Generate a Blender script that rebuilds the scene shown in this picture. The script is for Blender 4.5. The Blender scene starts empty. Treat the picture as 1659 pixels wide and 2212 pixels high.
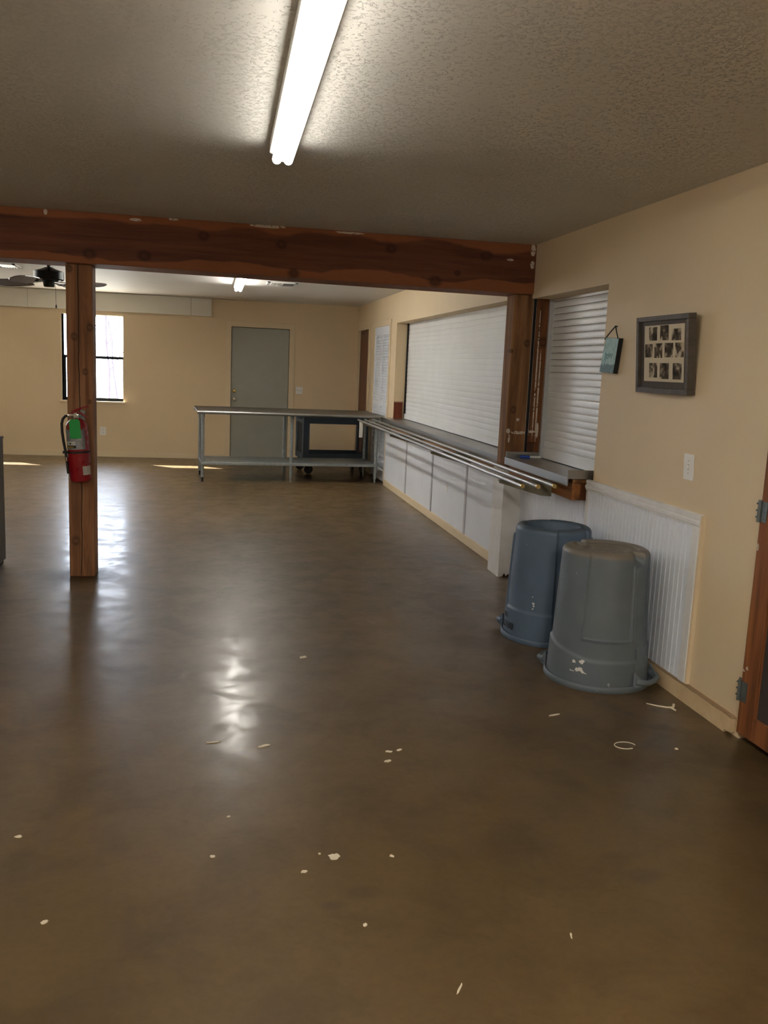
import bpy, bmesh, math, random
from mathutils import Vector, Matrix
random.seed(7)
C = bpy.context.scene.collection
PI = math.pi
R = math.radians

# ------------------------------------------------------------------ materials
def srgb(r, g, b):
    f = lambda c: (c/255/12.92) if c/255 <= 0.04045 else ((c/255+0.055)/1.055)**2.4
    return (f(r), f(g), f(b), 1)

class NT:
    """small node-tree helper"""
    def __init__(s, name):
        s.m = bpy.data.materials.new(name); s.m.use_nodes = True
        s.t = s.m.node_tree; s.n = s.t.nodes
        s.b = s.n['Principled BSDF']; s.out = s.n['Material Output']
    def add(s, typ, **kw):
        nd = s.n.new(typ)
        for k, v in kw.items(): setattr(nd, k, v)
        return nd
    def link(s, a, b): s.t.links.new(a, b)
    def put(s, sock, v):
        if hasattr(v, 'links') or isinstance(v, bpy.types.NodeSocket): s.link(v, sock)
        else: sock.default_value = v
    def coord(s, scale=(1, 1, 1), loc=(0, 0, 0), kind='Object'):
        tc = s.add('ShaderNodeTexCoord'); mp = s.add('ShaderNodeMapping')
        mp.inputs['Scale'].default_value = scale; mp.inputs['Location'].default_value = loc
        s.link(tc.outputs[kind], mp.inputs['Vector']); return mp.outputs['Vector']
    def noise(s, vec, scale, detail=4, rough=0.55, dist=0.0):
        nd = s.add('ShaderNodeTexNoise'); s.link(vec, nd.inputs['Vector'])
        nd.inputs['Scale'].default_value = scale; nd.inputs['Detail'].default_value = detail
        nd.inputs['Roughness'].default_value = rough; nd.inputs['Distortion'].default_value = dist
        return nd.outputs['Fac']
    def ramp(s, fac, stops):
        nd = s.add('ShaderNodeValToRGB'); s.link(fac, nd.inputs['Fac'])
        e = nd.color_ramp.elements
        while len(e) < len(stops): e.new(0.5)
        for i, (p, c) in enumerate(stops):
            e[i].position = p; e[i].color = c if isinstance(c, (tuple, list)) else (c, c, c, 1)
        return nd.outputs['Color']
    def math(s, op, a, b=0.0, c=0.0, clamp=False):
        nd = s.add('ShaderNodeMath', operation=op, use_clamp=clamp)
        s.put(nd.inputs[0], a); s.put(nd.inputs[1], b); s.put(nd.inputs[2], c); return nd.outputs[0]
    def mix(s, fac, a, b, typ='MIX'):
        nd = s.add('ShaderNodeMix', data_type='RGBA', blend_type=typ)
        s.put(nd.inputs[0], fac); s.put(nd.inputs[6], a); s.put(nd.inputs[7], b); return nd.outputs[2]
    def smooth(s, v, lo, hi):
        nd = s.add('ShaderNodeMapRange', interpolation_type='SMOOTHSTEP')
        s.put(nd.inputs['Value'], v); nd.inputs['From Min'].default_value = lo; nd.inputs['From Max'].default_value = hi
        return nd.outputs['Result']
    def spot(s, vec, p, r, soft=0.35, axes=(1, 1, 1)):
        """1 inside a blob round point p"""
        sub = s.add('ShaderNodeVectorMath', operation='SUBTRACT'); s.link(vec, sub.inputs[0]); sub.inputs[1].default_value = p
        mul = s.add('ShaderNodeVectorMath', operation='MULTIPLY'); s.link(sub.outputs[0], mul.inputs[0]); mul.inputs[1].default_value = axes
        ln = s.add('ShaderNodeVectorMath', operation='LENGTH'); s.link(mul.outputs[0], ln.inputs[0])
        return s.math('SUBTRACT', 1.0, s.smooth(ln.outputs['Value'], r*(1-soft), r*(1+soft)))
    def bump(s, h, strength=0.3, dist=0.01):
        nd = s.add('ShaderNodeBump'); nd.inputs['Strength'].default_value = strength; nd.inputs['Distance'].default_value = dist
        s.link(h, nd.inputs['Height']); s.link(nd.outputs['Normal'], s.b.inputs['Normal'])
    def base(s, c): s.put(s.b.inputs['Base Color'], c)
    def set(s, rough=None, metal=None, spec=None, coat=None):
        if rough is not None: s.put(s.b.inputs['Roughness'], rough)
        if metal is not None: s.b.inputs['Metallic'].default_value = metal
        if spec is not None: s.b.inputs['Specular IOR Level'].default_value = spec
        if coat is not None: s.b.inputs['Coat Weight'].default_value = coat

def lighten(c, k): return (min(1, c[0]*k), min(1, c[1]*k), min(1, c[2]*k), 1)

def plain(name, col, rough=0.5, metal=0.0, var=0.12, vscale=6, bump=0.0, bscale=80, spec=None, stretch=(1, 1, 1)):
    t = NT(name); v = t.coord(stretch)
    n = t.noise(v, vscale, 5)
    t.base(t.ramp(n, [(0.3, lighten(col, 1-var)), (0.7, lighten(col, 1+var))]))
    rn = t.noise(v, vscale*2.3, 3)
    t.set(rough=t.ramp(rn, [(0.3, max(0, rough-0.06)), (0.7, min(1, rough+0.06))]), metal=metal, spec=spec)
    if bump: t.bump(t.noise(v, bscale, 3), bump, 0.004)
    return t.m

def wood(name, dark, mid, light, axis='X', rough=0.55, knots=(), flecks=(), sap=None, cracks=(), gs=1.0):
    """grain along axis; knots/flecks = (x,y,z,r) in the object's own coordinates; sap = (z low, z high) paler edges"""
    t = NT(name)
    st = {'X': (0.6, 9, 9), 'Y': (9, 0.6, 9), 'Z': (9, 9, 0.6)}[axis]
    st = tuple(a*gs for a in st)
    raw = t.coord(); v = t.coord(st)
    g = t.noise(v, 2.2, 6, 0.6, 0.6); f = t.noise(v, 14, 4, 0.6, 0.2)
    col = t.ramp(g, [(0.28, dark), (0.5, mid), (0.74, light)])
    col = t.mix(t.math('MULTIPLY', f, 0.45), col, t.mix(1.0, col, (0.45, 0.4, 0.38, 1), 'MULTIPLY'))
    if sap:
        lo, hi, scol = sap
        wob = t.noise(t.coord((1.3, 1, 1)), 1.6, 3)
        sep = t.add('ShaderNodeSeparateXYZ'); t.link(raw, sep.inputs[0])
        zz = t.math('ADD', sep.outputs['Z'], t.math('MULTIPLY', t.math('SUBTRACT', wob, 0.5), 0.11))
        for k in knots:   # the pale band dips round the knots
            zz = t.math('ADD', zz, t.math('MULTIPLY', t.spot(raw, k[:3], k[3]*3.4, 0.9, (0.55, 1, 1)), 0.035))
        m = t.math('MAXIMUM', t.math('SUBTRACT', 1.0, t.smooth(zz, lo-0.006, lo+0.006)), t.smooth(zz, hi-0.01, hi+0.01))
        col = t.mix(t.math('MULTIPLY', m, 0.8), col, t.mix(t.math('MULTIPLY', f, 0.5), scol, lighten(scol, 0.6)))
    for (x, y, z, r) in knots:
        k = t.spot(raw, (x, y, z), r, 0.5, (0.8, 0.15, 1) if axis != 'Z' else (1, 0.15, 0.8))
        k2 = t.spot(raw, (x, y, z), r*0.55, 0.3, (0.8, 0.15, 1))
        col = t.mix(t.math('MULTIPLY', k, 0.75), col, lighten(dark, 0.35))
        col = t.mix(t.math('MULTIPLY', k2, 0.35), col, mid)
    if cracks:
        sep = t.add('ShaderNodeSeparateXYZ'); t.link(raw, sep.inputs[0])
        w = t.noise(t.coord((1, 1, 1)), 2.4, 4)
        for (x0, half, z0, z1) in cracks:
            d = t.math('ABSOLUTE', t.math('ADD', t.math('SUBTRACT', sep.outputs['X'], x0), t.math('MULTIPLY', t.math('SUBTRACT', w, 0.5), 0.045)))
            c = t.math('SUBTRACT', 1.0, t.smooth(d, half*0.4, half*1.6))
            zm = t.math('MULTIPLY', t.smooth(sep.outputs['Z'], z0, z0+0.1), t.math('SUBTRACT', 1.0, t.smooth(sep.outputs['Z'], z1-0.1, z1)))
            col = t.mix(t.math('MULTIPLY', c, zm), col, lighten(dark, 0.16))
    if flecks:
        fn = t.noise(raw, 60, 3)
        for (x, y, z, r, ax) in flecks:
            s = t.spot(raw, (x, y, z), r, 0.15, ax)
            s = t.smooth(t.math('MULTIPLY', s, t.math('SUBTRACT', t.math('MULTIPLY', fn, 2.2), 0.45)), 0.42, 0.52)
            col = t.mix(s, col, srgb(205, 195, 180))
    t.base(col); t.set(rough=rough, spec=0.3)
    t.bump(f, 0.25, 0.004)
    return t.m

MAT = {}
def wall_paint(name, col, bs=0.12):
    t = NT(name); v = t.coord()
    n = t.noise(v, 0.9, 5)
    t.base(t.ramp(n, [(0.3, lighten(col, 0.95)), (0.7, lighten(col, 1.04))]))
    t.set(rough=0.62)
    t.bump(t.math('ADD', t.noise(v, 35, 4), t.math('MULTIPLY', t.noise(v, 8, 3), 0.7)), bs, 0.006)
    return t.m
WALL_C = srgb(224, 202, 166)
MAT['wall'] = wall_paint('cream_wall_paint', WALL_C)
MAT['trim'] = wall_paint('cream_trim_paint', srgb(226, 206, 172), 0.05)
MAT['white'] = plain('white_painted_board', srgb(236, 240, 247), 0.42, var=0.03, vscale=3)
MAT['white_old'] = plain('scuffed_white_paint', srgb(234, 233, 231), 0.5, var=0.06, vscale=9, bump=0.12, bscale=60)
MAT['bead'] = plain('white_beadboard_paint', srgb(236, 240, 247), 0.45, var=0.03, vscale=4)
MAT['duct'] = plain('offwhite_board_paint', srgb(226, 222, 208), 0.6, var=0.03, vscale=2)
MAT['batten'] = plain('grey_white_batten', srgb(190, 190, 196), 0.4, var=0.03)
MAT['plastic_white'] = plain('white_switch_plastic', srgb(238, 236, 230), 0.35, var=0.02)
MAT['slot'] = plain('dark_slot', srgb(40, 38, 36), 0.7)
MAT['slot_soft'] = plain('shaded_slot', srgb(138, 138, 138), 0.7)
MAT['shutter'] = plain('white_shutter_enamel', srgb(232, 234, 234), 0.36, var=0.03, vscale=3)
MAT['alu'] = plain('pale_aluminium_rail', srgb(190, 192, 194), 0.4, 0.4, var=0.05)
MAT['steel'] = plain('brushed_stainless_steel', srgb(164, 162, 158), 0.36, 1.0, var=0.03, vscale=1.5, stretch=(1, 0.25, 1))
MAT['steel_top'] = plain('worn_stainless_top', srgb(165, 165, 162), 0.40, 1.0, var=0.05, vscale=1.5, stretch=(0.3, 1, 1))
MAT['rail'] = plain('polished_rail_steel', srgb(178, 178, 176), 0.40, 1.0, var=0.02, vscale=1)
MAT['galv'] = plain('galvanised_steel', srgb(158, 166, 168), 0.45, 0.75, var=0.14, vscale=30)
MAT['bracket'] = plain('olive_grey_bracket_metal', srgb(128, 122, 104), 0.55, 0.5, var=0.08)
MAT['black'] = plain('black_rubber', srgb(22, 22, 22), 0.5, var=0.1)
MAT['dark_metal'] = plain('dark_bronze_metal', srgb(34, 38, 40), 0.32, 0.6, var=0.1)
MAT['blade'] = plain('dark_fan_blade_veneer', srgb(70, 58, 48), 0.18, var=0.15, vscale=12)
MAT['blade_top'] = plain('pale_fan_blade_face', srgb(226, 222, 230), 0.3, var=0.03)
MAT['cart'] = plain('blue_grey_cart_plastic', srgb(62, 74, 88), 0.5, var=0.07, bump=0.1)
MAT['cart_dark'] = plain('dark_cart_mesh', srgb(22, 24, 26), 0.7, var=0.3, vscale=60)
MAT['cabinet'] = plain('dark_grey_cabinet_enamel', srgb(72, 68, 62), 0.5, var=0.05)
MAT['door_grey'] = plain('grey_green_door_paint', srgb(158, 160, 148), 0.45, var=0.04, vscale=3)
MAT['brass'] = plain('worn_brass', srgb(190, 165, 105), 0.25, 1.0, var=0.08)
MAT['nickel'] = plain('satin_nickel', srgb(180, 176, 166), 0.25, 1.0, var=0.05)
MAT['hinge'] = plain('zinc_hinge', srgb(120, 128, 128), 0.45, 0.8, var=0.12, vscale=30)
MAT['red'] = plain('red_extinguisher_enamel', srgb(136, 12, 24), 0.3, var=0.04)
MAT['foil'] = plain('silver_label_foil', srgb(140, 142, 146), 0.45, 0.3, var=0.22, vscale=40)
MAT['green'] = plain('green_card_tag', srgb(18, 158, 66), 0.55, var=0.04)
MAT['paper'] = plain('white_paper', srgb(226, 224, 216), 0.7, var=0.05)
MAT['ink'] = plain('black_ink', srgb(14, 14, 15), 0.6)
MAT['yellow'] = plain('yellow_ink', srgb(216, 184, 70), 0.6)
MAT['sticker'] = plain('weathered_white_sticker', srgb(190, 186, 178), 0.6, var=0.16, vscale=50)
MAT['blue'] = plain('blue_marker_plastic', srgb(20, 70, 170), 0.35)
MAT['chrome'] = plain('chrome', srgb(210, 210, 210), 0.18, 1.0, var=0.03)
MAT['glove_grey'] = None
MAT['frame'] = plain('dark_weathered_frame_wood', srgb(78, 70, 62), 0.6, var=0.22, vscale=14, bump=0.15, stretch=(1, 1, 3))
MAT['mat_card'] = plain('cream_mat_card', srgb(210, 197, 172), 0.85, var=0.03)
MAT['flake'] = plain('cream_paint_flake', srgb(226, 214, 190), 0.6, var=0.06)
MAT['asphalt'] = plain('dry_ground', srgb(190, 184, 170), 0.9, var=0.2, vscale=0.7)
MAT['bark'] = plain('grey_bark', srgb(74, 66, 78), 0.9, var=0.15, vscale=8)
MAT['soffit'] = plain('eave_board', srgb(200, 200, 200), 0.7)
MAT['screen'] = plain('dark_door_screen', srgb(58, 50, 46), 0.7, var=0.12, vscale=90)
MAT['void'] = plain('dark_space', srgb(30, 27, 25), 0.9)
MAT['ceil_far'] = wall_paint('white_far_ceiling', srgb(226, 222, 216), 0.10)
MAT['holder'] = plain('grey_lamp_holder', srgb(120, 116, 112), 0.6, var=0.03)
MAT['vent'] = plain('white_vent_enamel', srgb(222, 220, 214), 0.4, var=0.03)

# concrete floor
def floor_mat():
    t = NT('stained_concrete_floor'); v = t.coord()
    a = t.noise(v, 0.55, 6, 0.6, 0.4); b = t.noise(v, 3.2, 6, 0.62, 0.6); c = t.noise(v, 38, 4, 0.6)
    col = t.ramp(a, [(0.30, srgb(84, 67, 41)), (0.52, srgb(99, 79, 49)), (0.72, srgb(112, 90, 58))])
    col = t.mix(t.smooth(b, 0.42, 0.72), col, t.mix(1.0, col, (0.72, 0.70, 0.66, 1), 'MULTIPLY'))
    col = t.mix(t.math('MULTIPLY', t.smooth(c, 0.35, 0.75), 0.38), col, t.mix(1.0, col, (0.68, 0.67, 0.64, 1), 'MULTIPLY'))
    blot = t.noise(v, 5, 4, 0.55, 0.3)
    col = t.mix(t.math('MULTIPLY', t.smooth(blot, 0.52, 0.80), 0.35), col, srgb(84, 70, 50))
    # grime ring worn round the foot of the post
    ring = t.spot(v, (-0.85, 6.2, 0), 0.24, 0.55)
    col = t.mix(t.math('MULTIPLY', ring, 0.55), col, srgb(48, 40, 32))
    wallg = t.spot(v, (2.1, 3.4, 0), 0.34, 0.8, (0.9, 0.6, 1))
    col = t.mix(t.math('MULTIPLY', wallg, t.math('MULTIPLY', t.smooth(b, 0.4, 0.6), 0.5)), col, srgb(56, 46, 34))
    for (x, y, r) in ((1.32, 2.28, 0.035), (0.10, 3.83, 0.018), (0.02, 3.90, 0.014), (-0.02, 4.05, 0.016), (0.13, 3.27, 0.02), (0.35, 2.25, 0.02), (0.44, 2.30, 0.03)):
        s = t.spot(v, (x, y, 0), r, 0.6, (0.6, 1.0, 1))
        col = t.mix(t.math('MULTIPLY', s, 0.4), col, srgb(50, 42, 34))
    t.base(col)
    rg = t.math('ADD', t.math('MULTIPLY', b, 0.16), t.math('MULTIPLY', t.noise(v, 16, 4), 0.10))
    dull = t.math('SUBTRACT', 1.0, t.math('MULTIPLY', ring, 0.85))
    t.set(rough=t.math('ADD', rg, 0.27))
    t.put(t.b.inputs['Specular IOR Level'], t.math('MULTIPLY', dull, 0.5))
    t.put(t.b.inputs['Coat Weight'], t.math('MULTIPLY', dull, t.math('ADD', 0.07, t.math('MULTIPLY', t.smooth(t.noise(v, 6, 6, 0.65, 0.5), 0.38, 0.66), 0.46))))
    t.b.inputs['Coat Roughness'].default_value = 0.185
    h = t.math('ADD', t.math('MULTIPLY', t.noise(v, 9, 4), 0.5), t.math('MULTIPLY', c, 0.12))
    t.bump(h, 0.16, 0.010)
    return t.m
MAT['floor'] = floor_mat()

def ceil_mat():
    t = NT('knockdown_ceiling_texture'); v = t.coord()
    n = t.noise(v, 62, 4, 0.62, 0.8); big = t.noise(v, 1.1, 3)
    th = t.smooth(t.math('ADD', n, t.math('MULTIPLY', t.math('SUBTRACT', big, 0.5), 0.28)), 0.53, 0.62)
    col = t.ramp(t.noise(v, 0.7, 4), [(0.3, srgb(220, 216, 206)), (0.7, srgb(230, 226, 218))])
    t.base(col); t.set(rough=0.75)
    t.bump(t.math('ADD', th, t.math('MULTIPLY', t.noise(v, 90, 3), 0.10)), 0.85, 0.0055)
    return t.m
MAT['ceiling'] = ceil_mat()

def emit(name, col, strength):
    t = NT(name); t.base((0.9, 0.9, 0.9, 1))
    t.b.inputs['Emission Color'].default_value = col; t.b.inputs['Emission Strength'].default_value = strength
    return t.m
TUBE_C = (1.0, 0.962, 0.885, 1)
MAT['tube'] = emit('lit_fluorescent_tube', TUBE_C, 9.5)
MAT['tube_far'] = emit('lit_far_fluorescent_tube', TUBE_C, 31.0)
MAT['tube_fill_far'] = emit('far_left_fill_tube', TUBE_C, 20.0)  # this and the next two are for added, unseen fill lights
MAT['tube_fill_left'] = emit('near_left_fill_tube', TUBE_C, 30.0)
MAT['tube_fill_back'] = emit('behind_camera_fill_tube', TUBE_C, 115.0)

def glass_mat():
    t = NT('window_glass'); tr = t.add('ShaderNodeBsdfTransparent'); gl = t.add('ShaderNodeBsdfGlossy')
    gl.inputs['Roughness'].default_value = 0.02; tr.inputs['Color'].default_value = (0.95, 0.96, 0.97, 1)
    mx = t.add('ShaderNodeMixShader'); mx.inputs[0].default_value = 0.06
    t.link(tr.outputs[0], mx.inputs[1]); t.link(gl.outputs[0], mx.inputs[2]); t.link(mx.outputs[0], t.out.inputs['Surface'])
    return t.m
MAT['glass'] = glass_mat()

def can_mat(name, col, dusty):
    t = NT(name); v = t.coord()
    n = t.noise(v, 5, 5)
    c = t.ramp(n, [(0.3, lighten(col, 0.9)), (0.7, lighten(col, 1.1))])
    sep = t.add('ShaderNodeSeparateXYZ'); t.link(v, sep.inputs[0])
    top = t.smooth(t.math('ADD', sep.outputs['Z'], t.math('MULTIPLY', t.math('SUBTRACT', n, 0.5), 0.03)), 0.635, 0.66)
    c = t.mix(t.math('MULTIPLY', top, 0.62 if dusty else 0.45), c, srgb(122, 106, 84) if dusty else srgb(52, 58, 56))
    sp = t.smooth(t.noise(v, 34, 2), 0.755, 0.775)
    c = t.mix(t.math('MULTIPLY', sp, 0.5), c, srgb(190, 192, 196))
    t.base(c); t.set(rough=t.ramp(t.noise(v, 12, 3), [(0.3, 0.42), (0.7, 0.56)]))
    t.bump(t.noise(v, 110, 2), 0.05, 0.002)
    return t.m
MAT['can_grey'] = can_mat('grey_bin_plastic', srgb(96, 105, 111), True)
MAT['can_blue'] = can_mat('slate_blue_bin_plastic', srgb(82, 100, 120), False)

REDW = (srgb(70, 34, 18), srgb(112, 58, 30), srgb(150, 84, 46))
BRNW = (srgb(78, 44, 22), srgb(122, 76, 42), srgb(158, 106, 62))

# ------------------------------------------------------------------ mesh helpers
def box(bm, x0, x1, y0, y1, z0, z1, mat=None, bevel=0.0):
    xs, ys, zs = sorted((x0, x1)), sorted((y0, y1)), sorted((z0, z1))
    vs = [bm.verts.new((x, y, z)) for x in xs for y in ys for z in zs]
    fs = [bm.faces.new([vs[i] for i in f]) for f in ((0,1,3,2), (4,6,7,5), (0,4,5,1), (2,3,7,6), (0,2,6,4), (1,5,7,3))]
    if bevel:
        es = set(e for f in fs for e in f.edges)
        bmesh.ops.bevel(bm, geom=list(es), offset=bevel, segments=2, affect='EDGES', profile=0.5)
    return vs

def prism(bm, poly, axis, a, b):
    """polygon in the two other axes, pushed along axis from a to b"""
    def P(u, v, w): return {'X': (w, u, v), 'Y': (u, w, v), 'Z': (u, v, w)}[axis]
    A = [bm.verts.new(P(u, v, a)) for u, v in poly]; B = [bm.verts.new(P(u, v, b)) for u, v in poly]
    n = len(poly)
    bm.faces.new(A); bm.faces.new(B[::-1])
    for i in range(n): bm.faces.new((A[i], B[i], B[(i+1) % n], A[(i+1) % n]))

def frame_of(d):
    d = d.normalized(); u = Vector((0, 0, 1)) if abs(d.z) < 0.9 else Vector((1, 0, 0))
    a = d.cross(u).normalized(); return a, d.cross(a).normalized()

def tube(bm, pts, r, seg=12, caps=True):
    pts = [Vector(p) for p in pts]; rings = []
    rs = r if isinstance(r, (list, tuple)) else [r]*len(pts)
    a = None
    for i, p in enumerate(pts):
        d = (pts[min(i+1, len(pts)-1)] - pts[max(i-1, 0)])
        if a is None: a, b = frame_of(d)
        else:
            d.normalize(); a = (a - d*a.dot(d)).normalized(); b = d.cross(a)
        rings.append([bm.verts.new(p + (a*math.cos(2*PI*k/seg) + b*math.sin(2*PI*k/seg))*rs[i]) for k in range(seg)])
    for i in range(len(rings)-1):
        for k in range(seg):
            bm.faces.new((rings[i][k], rings[i][(k+1) % seg], rings[i+1][(k+1) % seg], rings[i+1][k]))
    if caps: bm.faces.new(rings[0][::-1]); bm.faces.new(rings[-1])

def lathe(bm, prof, c=(0, 0, 0), seg=32, axis='Z'):
    """prof: (radius, height) pairs"""
    def P(r, h, t):
        x, y = r*math.cos(t), r*math.sin(t)
        p = {'Z': (x, y, h), 'Y': (x, h, y), 'X': (h, x, y)}[axis]
        return (p[0]+c[0], p[1]+c[1], p[2]+c[2])
    rings = []
    for (r, h) in prof:
        if r < 1e-5: rings.append([bm.verts.new(P(0, h, 0))])
        else: rings.append([bm.verts.new(P(r, h, 2*PI*k/seg)) for k in range(seg)])
    for i in range(len(rings)-1):
        A, B = rings[i], rings[i+1]
        for k in range(seg):
            k2 = (k+1) % seg
            if len(A) == 1 and len(B) == 1: continue
            if len(A) == 1: bm.faces.new((A[0], B[k2], B[k]))
            elif len(B) == 1: bm.faces.new((A[k], A[k2], B[0]))
            else: bm.faces.new((A[k], A[k2], B[k2], B[k]))
    if len(rings[0]) > 1: bm.faces.new(rings[0][::-1])
    if len(rings[-1]) > 1: bm.faces.new(rings[-1])

def patch(bm, r, a0, a1, z0, z1, th=0.0015, seg=14, c=(0, 0)):
    """curved sheet on a cylinder; angle 0 faces -y, + towards +x"""
    I, O = [], []
    for k in range(seg+1):
        t = a0 + (a1-a0)*k/seg; s, co = math.sin(t), -math.cos(t)
        for L, rr in ((I, r), (O, r+th)):
            L.append((bm.verts.new((c[0]+s*rr, c[1]+co*rr, z0)), bm.verts.new((c[0]+s*rr, c[1]+co*rr, z1))))
    for k in range(seg):
        bm.faces.new((O[k][0], O[k+1][0], O[k+1][1], O[k][1])); bm.faces.new((I[k][0], I[k][1], I[k+1][1], I[k+1][0]))
        bm.faces.new((O[k][1], O[k+1][1], I[k+1][1], I[k][1])); bm.faces.new((O[k][0], I[k][0], I[k+1][0], O[k+1][0]))
    for k in (0, seg): bm.faces.new((O[k][0], O[k][1], I[k][1], I[k][0]))

def BM(): return bmesh.new()

def wloc(o):
    p = Vector((0, 0, 0))
    while o is not None: p += o.location; o = o.parent
    return p

def obj(name, bm, mat, parent=None, loc=None, smooth=False, angle=35, local=False):
    """one mesh object; bm is in world coordinates unless local"""
    me = bpy.data.meshes.new(name)
    bmesh.ops.recalc_face_normals(bm, faces=bm.faces)
    off = Vector((0, 0, 0))
    if not local:
        off = wloc(parent) if parent is not None else Vector(loc or (0, 0, 0))
        bmesh.ops.translate(bm, verts=bm.verts, vec=-off)
    if smooth:
        for f in bm.faces: f.smooth = True
        for e in bm.edges:
            if len(e.link_faces) == 2 and e.calc_face_angle(0) > R(angle): e.smooth = False
    bm.to_mesh(me); bm.free()
    me.materials.append(mat)
    o = bpy.data.objects.new(name, me); C.objects.link(o)
    if parent is not None: o.parent = parent
    elif loc: o.location = loc
    return o

def tag(o, label, cat, group=None, kind=None):
    o['label'] = label; o['category'] = cat
    if group: o['group'] = group
    if kind: o['kind'] = kind
    return o

def thing(name, label, cat, loc=(0, 0, 0), group=None, kind=None):
    o = bpy.data.objects.new(name, None); C.objects.link(o); o.location = loc; o.empty_display_size = 0.1
    return tag(o, label, cat, group, kind)

def struct(name, bm, mat, label, cat, loc=None):
    return tag(obj(name, bm, mat, loc=loc), label, cat, kind='structure')

def B(*boxes, bevel=0.0):
    bm = BM()
    for b in boxes: box(bm, *b, bevel=bevel)
    return bm

def text_bm(s, size):
    cu = bpy.data.curves.new('t', 'FONT'); cu.body = s; cu.size = size; cu.align_x = 'CENTER'; cu.align_y = 'CENTER'
    ob = bpy.data.objects.new('t', cu); C.objects.link(ob)
    bpy.context.view_layer.update()
    me = ob.evaluated_get(bpy.context.evaluated_depsgraph_get()).to_mesh()
    bm = bmesh.new(); bm.from_mesh(me)
    ob.evaluated_get(bpy.context.evaluated_depsgraph_get()).to_mesh_clear()
    bpy.data.objects.remove(ob); bpy.data.curves.remove(cu)
    return bm

# ------------------------------------------------------------------ dimensions (metres)
XW, YB, ZC, ZF = 2.23, 13.85, 2.40, 2.42      # right wall face, back wall face, near ceiling, far ceiling
XL, YF = -6.2, -3.5
XO = 2.43                                      # outer face of the right wall

# ------------------------------------------------------------------ setting
struct('floor', B((XL-0.2, XO+0.2, YF-0.2, YB+0.2, -0.1, 0)), MAT['floor'], 'brown stained concrete floor with a worn sheen', 'floor')
bm = B((XL-0.2, XO+0.2, YF-0.2, 6.42, ZC, ZC+0.2))
struct('ceiling', bm, MAT['ceiling'], 'textured cream ceiling with knockdown plaster above the near room', 'ceiling')
bm = B((XL-0.2, XO+0.2, 6.42, YB+0.2, ZF, ZC+0.2))
struct('ceiling_far', bm, MAT['ceil_far'], 'smooth white ceiling beyond the timber beam', 'ceiling')
# right wall with two serving hatches and two doorways
H1a, H1b, H1z = 4.87, 6.12, 2.032
H2a, H2b, H2z = 6.33, 10.86, 2.055
bm = BM()
for b in ((XW, XO, YF, 2.15, 0, ZC), (XW, XO, 2.15, 3.212, 2.06, ZC), (XW, XO, 3.212, H1a, 0, ZC),
          (XW+0.03, XO, H1a, H1b, 0, 0.80), (XW, XO, H1a, H1b, H1z, ZC),
          (XW+0.08, XO, H1b, H2a, 0, ZF), (XW, XW+0.08, H1b, H2a, 2.07, ZF),
          (XW, XO, H2a, H2b, 0, 0.80), (XW, XO, H2a, H2b, H2z, ZF),
          (XW, XO, H2b, 11.26, 0, ZF), (XW, XO, 11.26, 12.31, 2.05, ZF), (XW, XO, 12.31, 12.79, 0, ZF),
          (XW, XO, 12.79, 13.70, 2.055, ZF), (XW, XO, 13.70, YB+0.2, 0, ZF)):
    box(bm, *b)
struct('wall_right', bm, MAT['wall'], 'cream painted right wall with two shuttered serving hatches', 'wall')
# back wall with window, second window further left, grey door
W1 = (-2.17, -1.30, 0.83, 2.09); W2 = (-4.75, -3.73, 0.83, 2.09); DB = (0.28, 1.175, 2.03)
bm = BM(); y0, y1 = YB, YB+0.15
for b in ((XL, W2[0], y0, y1, 0, ZF), (W2[0], W2[1], y0, y1, 0, W2[2]), (W2[0], W2[1], y0, y1, W2[3], ZF), (W2[1], W1[0], y0, y1, 0, ZF),
          (W1[0], W1[1], y0, y1, 0, W1[2]), (W1[0], W1[1], y0, y1, W1[3], ZF), (W1[1], DB[0], y0, y1, 0, ZF),
          (DB[0], DB[1], y0, y1, DB[2], ZF), (DB[1], XW, y0, y1, 0, ZF)):
    box(bm, *b)
struct('wall_back', bm, MAT['wall'], 'cream painted back wall with a window and a grey door', 'wall')
struct('wall_left', B((XL-0.15, XL, YF, YB+0.15, 0, ZC)), MAT['wall'], 'cream painted left wall outside the view', 'wall')
struct('wall_front', B((XL-0.15, XO, YF-0.15, YF, 0, ZC)), MAT['wall'], 'cream painted wall behind the camera', 'wall')
struct('baseboard_back', B((W2[1]-2.4, DB[0]-0.09, YB-0.015, YB, 0, 0.085), (DB[1]+0.09, XW-0.02, YB-0.015, YB, 0, 0.085)), MAT['trim'],
       'low cream baseboard along the back wall', 'baseboard')
# right baseboard, chipped, with a dirty top
def dirty_trim():
    t = NT('dirty_cream_baseboard'); v = t.coord(); n = t.noise(v, 9, 5)
    sep = t.add('ShaderNodeSeparateXYZ'); t.link(v, sep.inputs[0])
    e = t.smooth(t.math('ADD', sep.outputs['Z'], t.math('MULTIPLY', t.math('SUBTRACT', n, 0.5), 0.02)), 0.076, 0.083)
    c = t.ramp(n, [(0.3, srgb(206, 178, 138)), (0.7, srgb(224, 198, 158))])
    c = t.mix(t.math('MULTIPLY', e, 0.65), c, srgb(110, 72, 42))
    t.base(c); t.set(rough=0.6); return t.m
MAT['dirty'] = dirty_trim()
bm = BM(); prism(bm, [(3.285, 0.0), (3.285, 0.012), (3.24, 0.016), (3.236, 0.082), (3.25, 0.086), (4.93, 0.088), (4.93, 0)], 'X', XW-0.024, XW)
struct('baseboard_right', bm, MAT['dirty'], 'grubby cream baseboard along the right wall under the white panelling', 'baseboard')
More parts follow.
